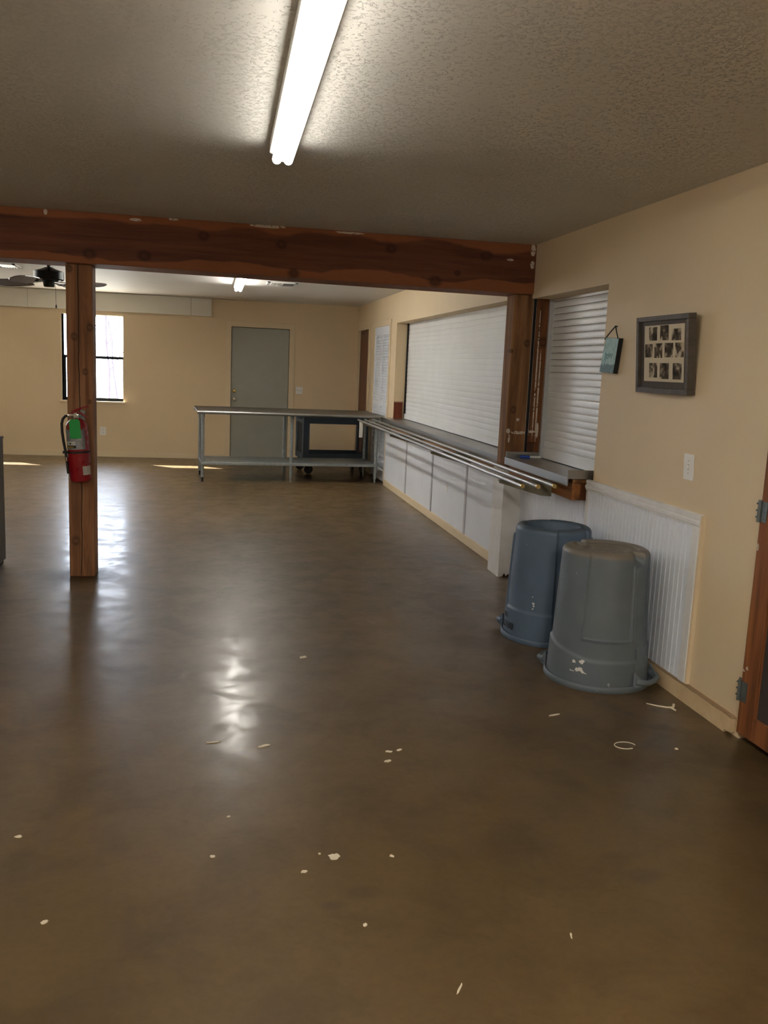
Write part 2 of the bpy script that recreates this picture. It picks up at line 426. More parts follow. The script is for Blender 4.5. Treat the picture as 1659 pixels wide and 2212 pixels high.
# picture-ledge line on the back and right walls and thin strip under the ceiling
struct('trim_1', B((-0.02, XW, YB-0.012, YB, 2.125, 2.145), (XW-0.012, XW, 11.40, YB-0.012, 2.11, 2.13)), MAT['wall'],
       'narrow cream ledge line above the far doors', 'trim')
struct('trim_2', B((-0.02, 0.86, YB-0.03, YB, 2.385, 2.405)), MAT['trim'], 'short pale strip under the ceiling above the grey door', 'trim')
# white panelling with chair rail on the right wall
def bead_poly(u0, u1, d, pitch=0.042):
    pts = []; u = u0
    while u < u1 - 1e-6:
        e = min(u+pitch, u1)
        pts += [(u, d), (u+0.004, d), (u+0.006, d+0.0035), (u+0.009, d+0.0035), (u+0.011, d)]
        u = e
    pts += [(u1, d)]
    return pts
root = thing('trim_3', 'white beadboard panelling under a chair rail on the right wall', 'panelling', (XW, 4.3, 0), kind='structure')
bm = BM(); pl = [(p[1], p[0]) for p in bead_poly(3.70, 4.905, XW-0.014)]
prism(bm, pl + [(XW, 4.905), (XW, 3.70)], 'Z', 0.088, 0.836)
obj('bead_panel', bm, MAT['bead'], root)
bm = BM(); prism(bm, [(XW, 0.83), (XW-0.022, 0.834), (XW-0.022, 0.842), (XW-0.027, 0.846), (XW-0.027, 0.86), (XW-0.018, 0.868), (XW-0.022, 0.876), (XW-0.022, 0.892), (XW, 0.895)], 'Y', 3.642, 4.915)
obj('chair_rail', bm, MAT['white_old'], root)
obj('edge_strip', B((XW-0.022, XW, 3.642, 3.70, 0.088, 0.832), bevel=0.003), MAT['white_old'], root)
obj('edge_strip', B((XW-0.018, XW, 4.875, 4.915, 0.088, 0.832), bevel=0.003), MAT['white_old'], root)
obj('end_strip', B((XW-0.018, XW, 3.628, 3.642, 0.088, 0.892)), MAT['trim'], root)
# beadboard under the near hatch
bm = BM(); pl = [(p[1], p[0]) for p in bead_poly(4.916, 6.128, XW+0.016, 0.030)]
prism(bm, pl + [(XW+0.03, 6.128), (XW+0.03, 4.916)], 'Z', 0.0, 0.80)
struct('trim_4', bm, MAT['bead'], 'white beadboard under the near serving tray behind the bins', 'panelling')
# white boards under the long counter
root = thing('trim_5', 'row of smooth white boards with grey battens under the long steel counter', 'panelling', (XW, 8.8, 0), kind='structure')
seams = [6.385, 7.42, 8.655, 9.885, 11.18]
for a, b in zip(seams[:-1], seams[1:]):
    obj('board', B((XW-0.018, XW, a+0.003, b-0.003, 0.076, 0.76)), MAT['white'], root)
for s in seams[1:-1]:
    obj('batten', B((XW-0.026, XW-0.018, s-0.022, s+0.022, 0.076, 0.76), bevel=0.002), MAT['batten'], root)
obj('base_strip', B((XW-0.030, XW, 6.385, 11.18, 0, 0.076), bevel=0.003), MAT['trim'], root)
# small patch and blind hole on the boards
o = obj('cover_plate', B((XW-0.022, XW-0.018, 8.035, 8.07, 0.36, 0.45)), MAT['white_old'], root)

# white boxed column under the end post, rotten at its foot
root = thing('trim_6', 'peeling white boxed column carrying the end of the counter', 'column', (2.17, 6.25, 0), kind='structure')
x0, x1 = 2.11, XW+0.03
zig = [(x0, 0.02)]; k = 0; x = x0
zz = [0.004, 0.03, 0.006, 0.024, 0.01, 0.034, 0.012, 0.028, 0.0]
for i, z in enumerate(zz): zig.append((x0 + 0.035 + (x1-x0-0.035)*i/(len(zz)-1), z))
zig = [(x0, 0.0), (x0+0.012, 0.0)] + zig[1:]
bm = BM(); prism(bm, zig + [(x1, 0.80), (x0, 0.80)], 'Y', 6.130, 6.148)
obj('front_board', bm, MAT['white_old'], root)
obj('side_board', B((x0, x0+0.018, 6.148, 6.385, 0, 0.80)), MAT['white_old'], root)
obj('core_timber', B((x0+0.03, XW+0.06, 6.17, 6.37, 0, 0.80)), wood('rotten_core_wood', *BRNW, axis='Z'), root)

# ------------------------------------------------------------------ timber beam and posts
bl = (-2.0, 6.10, 2.08)
bm = BM(); xa, xb = XL, XW+0.012
za = lambda x: 2.085 - 0.007*(x+1.3)
bm2 = [(6.10, 0), (6.42, 0)]
vs = []
for x in (xa, xb):
    for (y, z) in ((6.10, za(x)), (6.42, za(x)), (6.42, ZC-0.001), (6.10, ZC-0.001)): vs.append(bm.verts.new((x, y, z)))
for f in ((0, 1, 2, 3), (7, 6, 5, 4), (0, 4, 5, 1), (1, 5, 6, 2), (2, 6, 7, 3), (3, 7, 4, 0)): bm.faces.new([vs[i] for i in f])
bmesh.ops.bevel(bm, geom=[e for e in bm.edges], offset=0.006, segments=2, affect='EDGES')
L = lambda x, z: (x-bl[0], 0.0, z-bl[2])
kn = [(*L(-0.778, 2.139), 0.032), (*L(-0.437, 2.15), 0.032), (*L(-0.062, 2.303), 0.028), (*L(0.445, 2.282), 0.028), (*L(1.189, 2.304), 0.028),
      (*L(1.863, 2.302), 0.032), (*L(1.663, 2.171), 0.018), (*L(1.508, 2.106), 0.035), (*L(0.53, 2.10), 0.03)]
fl = [(*L(-1.041, 2.382), 0.012, (1, 1, 0.6)), (*L(-0.491, 2.372), 0.02, (0.5, 1, 2)), (*L(-0.254, 2.392), 0.02, (0.6, 1, 2)), (*L(0.35, 2.392), 0.05, (0.4, 1, 4)),
      (*L(2.205, 2.36), 0.03, (1.6, 1, 0.7)), (*L(2.205, 2.26), 0.022, (1.4, 1, 0.8)), (*L(2.04, 2.285), 0.02, (0.8, 1, 2.5)), (*L(0.9, 2.387), 0.03, (0.3, 1, 4))]
beam_m = wood('red_stained_beam', srgb(80, 44, 30), srgb(106, 60, 40), srgb(122, 72, 50), 'X', 0.65, kn, fl, sap=(0.068, 0.285, srgb(156, 96, 60)))
tag(obj('timber_beam', bm, beam_m, loc=bl), 'heavy red-brown timber beam across the room under the ceiling', 'beam', kind='thing')

pl_ = (-0.8555, 6.2635, 0.0)
bm = B((-0.939, -0.772, 6.18, 6.347, 0.0, 2.0815), bevel=0.006)
L = lambda x, z: (x-pl_[0], -0.083, z)
pm = wood('brown_post_wood', srgb(106, 70, 46), srgb(146, 102, 68), srgb(172, 128, 92), 'Z', 0.7,
          [(*L(-0.89, 1.617), 0.02), (*L(-0.823, 1.391), 0.018), (*L(-0.796, 1.194), 0.012), (*L(-0.896, 0.25), 0.026), (*L(-0.79, 1.68), 0.02), (*L(-0.915, 2.05), 0.02)],
          cracks=[(-0.004, 0.0032, -0.05, 2.2)])
tag(obj('timber_post', bm, pm, loc=pl_), 'freestanding square timber post with a long crack carrying the extinguisher', 'post', kind='thing')

el = (2.185, 6.25, 0.80)
bm = B((2.112, 2.262, 6.172, 6.328, 0.80, 2.0605), bevel=0.005)
L = lambda x, z: (x-el[0], -0.078, z-el[2])
em = wood('dark_end_post_wood', srgb(92, 60, 38), srgb(140, 100, 66), srgb(176, 134, 94), 'Z', 0.8,
          [(*L(2.16, 1.24), 0.022), (*L(2.23, 1.72), 0.02), (*L(2.12, 1.66), 0.012)],
          [(*L(2.132, 1.085), 0.016, (1, 1, 0.8)), (*L(2.215, 1.075), 0.05, (0.8, 1, 4)), (*L(2.20, 1.17), 0.012, (1, 1, 1)), (*L(2.14, 1.03), 0.012, (1.6, 1, 0.35)), (*L(2.215, 0.92), 0.01, (1, 1, 1))],
          sap=None)
tag(obj('timber_post', bm, em, loc=el), 'dark timber post between the two serving hatches under the beam end', 'post', kind='thing')
# exposed timber jamb of the near hatch
jl = (2.30, 6.11, 0.83)
root = thing('hatch_jamb', 'exposed brown timber jamb beside the near roller shutter', 'jamb', jl, kind='thing')
L = lambda x, z: (x-jl[0], 0.0, z-jl[2])
jm = wood('paint_splashed_jamb_wood', srgb(78, 42, 20), srgb(124, 76, 40), srgb(150, 98, 56), 'Z', 0.6,
          [(*L(2.325, 1.731), 0.03)], [(*L(2.292, 1.5), 0.5, (90, 1, 1)), (*L(2.315, 1.35), 0.35, (70, 1, 1)), (*L(2.272, 1.09), 0.03, (0.7, 1, 3)), (*L(2.325, 1.10), 0.06, (5, 1, 1))])
obj('board', B((2.270, 2.352, 6.105, 6.125, 1.06, 2.05)), jm, root)
obj('gap_shade_strip', B((2.262, 2.272, 6.14, 6.17, 0.90, 2.05)), MAT['void'], root)  # dark strip painted in for the shade of the gap beside the post
obj('board', B((2.318, 2.352, 6.100, 6.105, 1.06, 2.05)), jm, root)
obj('cross_block', B((2.266, 2.352, 6.095, 6.125, 1.015, 1.06), bevel=0.003), jm, root)
obj('foot_block', B((2.268, 2.30, 6.11, 6.13, 0.90, 1.015), bevel=0.003), wood('dark_block_wood', srgb(52, 28, 15), srgb(80, 42, 22), srgb(96, 54, 30), 'Z'), root)
obj('foot_block', B((2.31, 2.352, 6.108, 6.13, 0.90, 1.015), bevel=0.003), jm, root)
# red block let into the far jamb of the long hatch
bm = B((XW+0.004, XW+0.115, H2b-0.012, H2b+0.01, 0.885, 1.085), bevel=0.003)
tag(obj('timber_block', bm, wood('red_block_wood', srgb(84, 38, 20), srgb(120, 58, 32), srgb(142, 76, 44), 'Z'), loc=(XW+0.06, H2b, 0.9)),
    'short red-brown timber block in the far jamb of the long hatch', 'block')
struct('trim_7', B((XW+0.002, XW+0.118, H2b-0.008, H2b, 1.087, 1.098)), MAT['dirty'], 'ragged cream paint edge above the red timber block', 'trim')

# ------------------------------------------------------------------ doors and windows
# grey door in the back wall
root = thing('door_1', 'plain grey-green door in the back wall with brass lock', 'door', (0.73, YB, 0), kind='structure')
obj('panel', B((DB[0]+0.012, DB[1]-0.012, YB+0.02, YB+0.065, 0.012, DB[2]-0.012), bevel=0.003), MAT['door_grey'], root)
for b in ((DB[0]-0.075, DB[0]+0.006, YB-0.018, YB+0.07, 0, DB[2]+0.075), (DB[1]-0.006, DB[1]+0.075, YB-0.018, YB+0.07, 0, DB[2]+0.075), (DB[0], DB[1], YB-0.018, YB+0.07, DB[2]-0.006, DB[2]+0.075)):
    obj('casing', B(b, bevel=0.003), MAT['trim'], root)
obj('threshold', B((DB[0], DB[1], YB-0.01, YB+0.1, 0, 0.012)), MAT['dark_metal'], root)
bm = BM(); lathe(bm, [(0.032, 0.02), (0.032, 0.010), (0.014, 0.004), (0.014, -0.03), (0.026, -0.036), (0.03, -0.055), (0.022, -0.07), (0, -0.073)], (0.343, YB, 0.927), 20, 'Y')
obj('knob', bm, MAT['nickel'], root, smooth=True)
bm = BM(); lathe(bm, [(0.028, 0.02), (0.028, 0.004), (0.02, -0.004), (0, -0.005)], (0.341, YB, 1.055), 20, 'Y'); box(bm, 0.336, 0.346, YB-0.02, YB, 1.043, 1.067)
obj('deadbolt', bm, MAT['brass'], root, smooth=True)
struct('trim_8', B((DB[0], DB[1], YB+0.14, YB+0.15, 0, DB[2])), MAT['void'], 'blank outer face behind the grey door', 'trim')

# windows: frame, two sashes, panes, sill
def window(name, w, label):
    root = thing(name, label, 'window', ((w[0]+w[1])/2, YB, w[2]), kind='structure')
    x0, x1, z0, z1 = w
    f = BM()
    for b in ((x0, x0+0.022, YB+0.07, YB+0.13, z0, z1), (x1-0.006, x1, YB+0.10, YB+0.13, z0, z1), (x0, x1, YB+0.10, YB+0.13, z1-0.006, z1), (x0, x1, YB+0.07, YB+0.13, z0, z0+0.025)): box(f, *b)
    obj('frame', f, MAT['dark_metal'], root)
    zm = 1.475
    up = obj('sash', B((x0+0.022, x1-0.006, YB+0.105, YB+0.125, zm-0.012, zm+0.02)), MAT['dark_metal'], root)
    obj('pane', B((x0+0.02, x1-0.005, YB+0.112, YB+0.116, zm+0.01, z1-0.005)), MAT['glass'], up)
    lf = BM()
    for b in ((x0+0.022, x0+0.045, YB+0.08, YB+0.10, z0+0.024, zm+0.005), (x1-0.012, x1-0.006, YB+0.08, YB+0.10, z0+0.024, zm+0.005), (x0+0.022, x1-0.006, YB+0.08, YB+0.10, zm-0.02, zm+0.012), (x0+0.022, x1-0.006, YB+0.08, YB+0.10, z0+0.02, z0+0.045)): box(lf, *b)
    lo = obj('sash', lf, MAT['dark_metal'], root)
    obj('pane', B((x0+0.03, x1-0.008, YB+0.088, YB+0.092, z0+0.03, zm)), MAT['glass'], lo)
    obj('sill', B((x0-0.035, x1+0.03, YB-0.035, YB+0.07, z0-0.03, z0), bevel=0.003), MAT['trim'], root)
    ap = BM(); prism(ap, [(x0-0.03, z0-0.03), (x1+0.025, z0-0.03), (x1-0.01, z0-0.075), (x0+0.01, z0-0.075)], 'Y', YB-0.014, YB)
    obj('apron', ap, MAT['trim'], root)
    rv = BM()
    for b in ((x0-0.004, x0, YB-0.004, YB+0.07, z0, z1), (x0-0.02, x1, YB-0.004, YB, z1, z1+0.012), (x0-0.02, x0, YB-0.006, YB, z0, z1+0.012)): box(rv, *b)
    obj('reveal', rv, MAT['trim'], root)
    return root
window('window_1', W1, 'bright two-pane sash window in the back wall behind the timber post')
window('window_2', W2, 'sash window of the back wall outside the view')

# brown door and louvred door at the far end of the right wall
root = thing('door_2', 'reddish brown narrow-looking door at the far right corner', 'door', (XW, 13.25, 0), kind='structure')
dm = wood('red_brown_door_wood', srgb(78, 36, 18), srgb(102, 48, 24), srgb(120, 62, 34), 'Z', 0.4)
obj('panel', B((XW+0.02, XW+0.06, 12.80, 13.69, 0.012, 2.045)), dm, root)
for b in ((XW-0.015, XW+0.06, 12.72, 12.80, 0, 2.12), (XW-0.015, XW+0.06, 13.69, 13.77, 0, 2.12), (XW-0.015, XW+0.06, 12.80, 13.69, 2.045, 2.12)):
    obj('casing', B(b, bevel=0.003), MAT['trim'], root)
bm = BM(); lathe(bm, [(0.006, 0.02), (0.006, -0.01), (0.011, -0.012), (0.011, -0.02), (0, -0.022)], (XW, 13.42, 2.0), 10, 'X')
obj('hook', bm, MAT['nickel'], root)
root = thing('door_3', 'white louvred folding doors on the far right wall', 'door', (XW, 11.78, 0), kind='structure')
for (a, b) in ((11.265, 11.782), (11.788, 12.305)):
    lf = obj('leaf', B((XW-0.004, XW+0.024, a, a+0.05, 0.02, 2.045), (XW-0.004, XW+0.024, b-0.05, b, 0.02, 2.045), (XW-0.003, XW+0.023, a+0.05, b-0.05, 1.93, 2.045), (XW-0.003, XW+0.023, a+0.05, b-0.05, 0.02, 0.17), (XW-0.003, XW+0.023, a+0.05, b-0.05, 1.0, 1.06)), MAT['white'], root)
    sl = BM()
    z = 0.19
    while z < 1.94:
        if not (1.0 < z < 1.03):
            prism(sl, [(XW-0.001, z), (XW+0.003, z-0.003), (XW+0.022, z+0.028), (XW+0.018, z+0.031)], 'Y', a+0.05, b-0.05)
        z += 0.0365
    obj('louvre', sl, MAT['white'], lf)
for b in ((XW-0.012, XW+0.02, 11.185, 11.265, 0, 2.12), (XW-0.012, XW+0.02, 12.305, 12.375, 0, 2.12), (XW-0.012, XW+0.02, 11.265, 12.305, 2.045, 2.12)):
    obj('casing', B(b, bevel=0.003), MAT['trim'], root)
struct('louvre_backing', B((XW+0.03, XW+0.19, 11.26, 12.31, 0, 2.05)), MAT['white_old'], 'pale backing slab added behind the louvred doors to lighten their gaps', 'trim')  # pale slab added close behind the louvres to keep their gaps from going dark

# screen door at the right edge
root = thing('door_4', 'wooden screen door with dark screen at the right edge', 'door', (XW, 2.7, 0), kind='structure')
sm = wood('orange_brown_door_wood', srgb(98, 56, 30), srgb(138, 84, 46), srgb(164, 106, 62), 'Z', 0.6, flecks=[(-0.02, 0.505, 0.31, 0.008, (1, 0.4, 1.2)), (-0.02, 0.475, 0.325, 0.008, (1, 0.7, 1)), (-0.02, 0.498, 0.84, 0.008, (1, 1, 0.5))])
sd = BM()
box(sd, XW-0.018, XW+0.018, 3.098, 3.206, 0.035, 2.05, bevel=0.003); box(sd, XW-0.018, XW+0.018, 2.16, 2.27, 0.035, 2.05, bevel=0.003)
obj('stile', sd, sm, root)
obj('rail', B((XW-0.016, XW+0.016, 2.27, 3.098, 0.035, 0.135), bevel=0.003), sm, root)
obj('rail', B((XW-0.016, XW+0.016, 2.27, 3.098, 1.93, 2.05), bevel=0.003), sm, root)
obj('rail', B((XW-0.016, XW+0.016, 2.27, 3.098, 0.93, 1.03), bevel=0.003), sm, root)
obj('screen', B((XW-0.002, XW+0.004, 2.26, 3.10, 0.13, 0.94), (XW-0.002, XW+0.004, 2.26, 3.10, 1.02, 1.94)), MAT['screen'], root)
for zc in (0.221, 0.988, 1.80):
    hg = BM(); box(hg, XW-0.0215, XW-0.018, 3.160, 3.203, zc-0.042, zc+0.042); box(hg, XW-0.004, XW-0.0005, 3.209, 3.245, zc-0.042, zc+0.042)
    h = obj('hinge', hg, MAT['hinge'], root)
    kb = BM(); tube(kb, [(XW-0.024, 3.207, zc-0.045), (XW-0.024, 3.207, zc+0.045)], 0.0075, 10)
    for dz in (-0.028, 0, 0.028):
        for yy in (3.176, 3.232):
            tube(kb, [(XW-0.0235 if yy < 3.2 else XW-0.006, yy, zc+dz), (XW-0.02, yy, zc+dz)], 0.004, 8)
    obj('pin', kb, MAT['hinge'], h, smooth=True)
struct('dark_backing_screen', B((XW+0.12, XW+0.2, 2.15, 3.212, 0, 2.06)), MAT['void'], 'dark slab painted as the shade behind the screen door', 'trim')  # near-black slab stands in for the shade of the closed room

# ------------------------------------------------------------------ roller shutters
def shutter(root, x, y0, y1, z0, z1, pitch, d, slots=None):
    bm = BM(); n = int(round((z1-z0)/pitch)); p = (z1-z0)/n; prof = []
    for i in range(n):
        z = z0 + i*p
        prof += [(x, z), (x-d*0.5, z+0.0015), (x-d*0.9, z+p*0.25), (x-d, z+p*0.5), (x-d*0.9, z+p*0.75), (x-d*0.5, z+p-0.0035), (x, z+p-0.0025)]
    prism(bm, prof + [(x, z1), (x+0.008, z1), (x+0.008, z0)], 'Y', y0, y1)
    cur = obj('slat_curtain', bm, MAT['shutter'], root)
    if slots:
        sl = BM()
        for i in range(n):
            z = z0 + i*p
            if z < slots: continue
            y = y0 + 0.03
            while y < y1 - 0.03:
                box(sl, x-0.0042, x-0.0005, y, y+0.018, z-0.0022, z+0.0012); y += 0.030
        obj('slot_row', sl, MAT['slot_soft'], cur)['kind'] = 'stuff'
    return cur
root = thing('roller_shutter', 'tall narrow white roller shutter in the near serving hatch', 'shutter', (2.38, 5.5, 0.95))
shutter(root, 2.385, 4.90, 6.085, 0.985, 2.06, 0.0455, 0.0052, slots=1.5)
obj('guide_rail', B((2.350, 2.39, 6.075, 6.104, 0.90, 2.05), bevel=0.002), MAT['alu'], root)
obj('guide_rail', B((2.350, 2.39, 4.875, 4.90, 0.90, 2.05), bevel=0.002), MAT['alu'], root)
obj('bottom_bar', B((2.362, 2.392, 4.90, 6.075, 0.905, 0.985), bevel=0.004), MAT['shutter'], root)
root = thing('roller_shutter', 'long wide white roller shutter in the far serving hatch', 'shutter', (2.38, 8.6, 0.885))
shutter(root, 2.385, 6.335, H2b-0.02, 0.95, 2.08, 0.052, 0.0035)
obj('guide_rail', B((2.362, 2.39, H2b-0.022, H2b-0.004, 0.89, 2.06)), MAT['ink'], root)
obj('bottom_bar', B((2.365, 2.392, 6.335, H2b-0.02, 0.888, 0.95), bevel=0.004), MAT['shutter'], root)

struct('light_block_near', B((2.409, XO, H1a, H1b, 0.80, H1z)), MAT['void'], 'unseen dark slab added behind the near shutter to stop light leaking in', 'trim')  # added slab, blocks outside light leaking under the shutter
struct('light_block_wide', B((2.409, XO, H2a, H2b, 0.80, H2z)), MAT['void'], 'unseen dark slab added behind the wide shutter to stop light leaking in', 'trim')  # same added light block, behind the long hatch

# ------------------------------------------------------------------ steel counters
root = thing('counter', 'long stainless steel counter below the wide roller shutter', 'counter', (2.25, 8.7, 0.83))
obj('countertop', B((2.126, 2.40, 6.345, H2b+0.24, 0.868, 0.882)) if False else B((2.126, 2.405, 6.345, H2b-0.014, 0.868, 0.882)), MAT['steel'], root)
obj('front_lip', B((2.122, 2.128, 6.345, 11.10, 0.812, 0.882), (2.122, 2.225, H2b-0.014, 11.10, 0.868, 0.882), (2.122, 2.24, 6.338, 6.345, 0.812, 0.882)), MAT['steel'], root)
lm = wood('tan_ledger_wood', srgb(112, 74, 40), srgb(156, 110, 66), srgb(184, 138, 92), 'Y', 0.6)
obj('ledger', B((2.132, XW, 6.40, 11.05, 0.765, 0.845), bevel=0.003), lm, root)
root = thing('serving_tray', 'shallow stainless steel tray ledge under the near roller shutter', 'tray', (2.25, 5.5, 0.86))
bm = BM()
box(bm, 2.096, 2.40, 4.935, 6.098, 0.893, 0.901)                        # pan
box(bm, 2.093, 2.100, 4.932, 6.10, 0.850, 0.9025)                       # turned-down front
obj('pan', bm, MAT['steel'], root)
obj('end_rim', B((2.096, 2.40, 4.932, 4.940, 0.893, 0.946), bevel=0.001), MAT['steel'], root)
obj('end_rim', B((2.10, 2.36, 6.090, 6.098, 0.901, 0.942), bevel=0.001), MAT['steel'], root)
obj('packing_board', B((2.14, XW+0.015, 4.955, 6.09, 0.868, 0.888)), lm, root)
obj('ledger', B((2.135, XW+0.015, 4.95, 6.11, 0.762, 0.866), bevel=0.003), wood('orange_ledger_wood', srgb(96, 56, 26), srgb(148, 94, 48), srgb(170, 116, 66), 'Y', 0.55), root)
obj('end_block', B((2.19, XW+0.013, 4.944, 4.95, 0.764, 0.864)), wood('dark_end_grain', srgb(60, 30, 14), srgb(92, 48, 22), srgb(112, 64, 32), 'Z'), root)

# tray slide: three rails on brackets
root = thing('tray_slide', 'three-rail steel tray slide along the front of the counters', 'tray slide', (1.95, 7.9, 0.78))
for (x, ya, yb) in ((1.803, 4.90, 10.92), (1.897, 4.89, 10.94), (2.014, 4.93, 11.02)):
    bm = BM(); tube(bm, [(x, ya, 0.849), (x, yb, 0.849)], 0.0125, 16); rl = obj('rail', bm, MAT['rail'], root, smooth=True)
    bm = BM(); lathe(bm, [(0.0105, -0.006), (0.0132, -0.006), (0.0132, 0.012), (0.0, 0.012)], (x, ya, 0.849), 16, 'Y'); obj('end_cap', bm, MAT['brass'], rl, smooth=True)
for y in (5.27, 7.06, 8.79, 10.45):
    bm = BM(); xr = 2.1345 if y < 6 else 2.1315
    prism(bm, [(1.780, 0.832), (1.784, 0.818), (2.06, 0.742), (xr, 0.738), (xr, 0.808), (xr-0.012, 0.808), (xr-0.012, 0.835), (2.04, 0.836), (1.78, 0.836)], 'Y', y-0.003, y+0.003)
    box(bm, 1.780, xr-0.012, y-0.018, y+0.018, 0.831, 0.8365)
    obj('bracket', bm, MAT['bracket'], root)
# white strip hanging below the far end of the outer rail
bm = B((1.795, 1.84, 10.78, 10.784, 0.64, 0.836), bevel=0.0)
tag(obj('paper_strip', bm, MAT['paper'], loc=(1.815, 10.78, 0.64)), 'narrow white paper strip hanging under the far end of the rails', 'paper')

# marker pen on the near tray
pr = thing('marker_pen', 'blue capped marker pen lying on the near steel tray', 'pen', (2.27, 6.03, 0.911))
bm = BM(); tube(bm, [(2.262, 6.04, 0.9113), (2.338, 6.03, 0.9113)], 0.0092, 14); obj('barrel', bm, MAT['paper'], pr, smooth=True)
bm = BM(); tube(bm, [(2.192, 6.05, 0.9113), (2.196, 6.0495, 0.9113), (2.262, 6.04, 0.9113)], [0.008, 0.0098, 0.0098], 14); box(bm, 2.205, 2.255, 6.036, 6.042, 0.917, 0.921); obj('cap', bm, MAT['blue'], pr, smooth=True)

# ------------------------------------------------------------------ steel work table with undershelf
tr = thing('work_table', 'stainless steel work table with galvanised undershelf in front of the grey door', 'table', (-0.17, 11.08, 0))
TL_, TD_ = 2.37, 0.90
bm = BM(); prof = [(0.0, -0.002)]
prof = [(0.012, -0.042), (0.002, -0.036), (-0.006, -0.026), (-0.006, -0.014), (0.0, -0.004), (0.012, 0.0), (TD_-0.03, 0.0), (TD_-0.008, 0.012), (TD_, 0.012), (TD_, -0.04), (TD_-0.02, -0.04), (TD_-0.02, -0.012), (0.03, -0.012), (0.03, -0.042)]
prism(bm, [(p[0], p[1]+0.892) for p in prof], 'X', 0.0, TL_)
obj('table_top', bm, MAT['steel_top'], tr, local=True, smooth=True, angle=50)
obj('shelf', B((0.06, TL_-0.05, 0.10, 0.82, 0.212, 0.248), bevel=0.004), MAT['galv'], tr, local=True)
for x in (0.075, 1.19, 2.305):
    for y in (0.135, 0.80):
        bm = BM(); tube(bm, [(x, y, 0.055), (x, y, 0.862)], 0.0205, 18)
        lg = obj('leg', bm, MAT['galv'], tr, local=True, smooth=True)
        bm = BM(); tube(bm, [(x, y, 0.0), (x, y, 0.006), (x, y, 0.012), (x, y, 0.075)], [0.014, 0.016, 0.011, 0.015], 14); obj('foot', bm, MAT['dark_metal'] if x < 0.5 else MAT['galv'], lg, local=True, smooth=True)
        bm = BM(); tube(bm, [(x, y, 0.80), (x, y, 0.862)], 0.0265, 18); obj('socket', bm, MAT['galv'], lg, local=True, smooth=True)
        bm = BM(); tube(bm, [(x, y, 0.20), (x, y, 0.262)], 0.0245, 18); obj('collar', bm, MAT['galv'], lg, local=True, smooth=True)
tr.rotation_euler.z = R(3.6)

# ------------------------------------------------------------------ utility cart behind the table
cr = thing('utility_cart', 'blue-grey plastic utility cart parked behind the steel table', 'cart', (1.25, 12.16, 0))
cr.rotation_euler.z = R(5)
W_, D_ = 0.925, 0.60
def tray_bm(z0, z1):
    bm = BM(); box(bm, 0, W_, 0, 0.025, z0, z1, bevel=0.006); box(bm, 0, W_, D_-0.025, D_, z0, z1, bevel=0.006)
    box(bm, 0, 0.025, 0.025, D_-0.025, z0, z1); box(bm, W_-0.025, W_, 0.025, D_-0.025, z0, z1); box(bm, 0.02, W_-0.02, 0.02, D_-0.02, z0+0.01, z0+0.03)
    return bm
obj('top_tray', tray_bm(0.70, 0.815), MAT['cart'], cr, local=True)
obj('bottom_tray', tray_bm(0.20, 0.285), MAT['cart'], cr, local=True)
for (x0, x1, y0, y1) in ((0, 0.085, 0, 0.03), (0.0, 0.03, 0.03, 0.10), (W_-0.085, W_, 0, 0.03), (W_-0.03, W_, 0.03, 0.10), (0, 0.03, D_-0.10, D_), (W_-0.03, W_, D_-0.10, D_)):
    obj('upright', B((x0, x1, y0, y1, 0.28, 0.705)), MAT['cart'], cr, local=True)
obj('side_panel', B((0.010, 0.018, 0.10, D_-0.10, 0.285, 0.70)), MAT['cart_dark'], cr, local=True)
bm = BM(); tube(bm, [(-0.045, 0.08, 0.775), (-0.075, 0.10, 0.79), (-0.08, D_/2, 0.795), (-0.075, D_-0.10, 0.79), (0.0, D_-0.08, 0.77)], 0.014, 10); box(bm, -0.05, 0.01, 0.06, 0.10, 0.76, 0.79); obj('push_handle', bm, MAT['cart'], cr, local=True, smooth=True)
for (x, y) in ((0.09, 0.05), (0.85, 0.05), (0.06, 0.54), (0.84, 0.54)):
    cb = BM(); box(cb, x-0.028, x+0.028, y-0.03, y+0.03, 0.185, 0.20); box(cb, x-0.03, x-0.02, y-0.02, y+0.02, 0.06, 0.19); box(cb, x+0.02, x+0.03, y-0.02, y+0.02, 0.06, 0.19)
    ca = obj('caster', cb, MAT['dark_metal'], cr, local=True)
    wb = BM(); lathe(wb, [(0.02, -0.017), (0.055, -0.017), (0.0625, -0.010), (0.0625, 0.010), (0.055, 0.017), (0.02, 0.017)], (x, y, 0.0625), 24, 'X' if x > 0.5 else 'Y'); obj('wheel', wb, MAT['black'], ca, local=True, smooth=True)

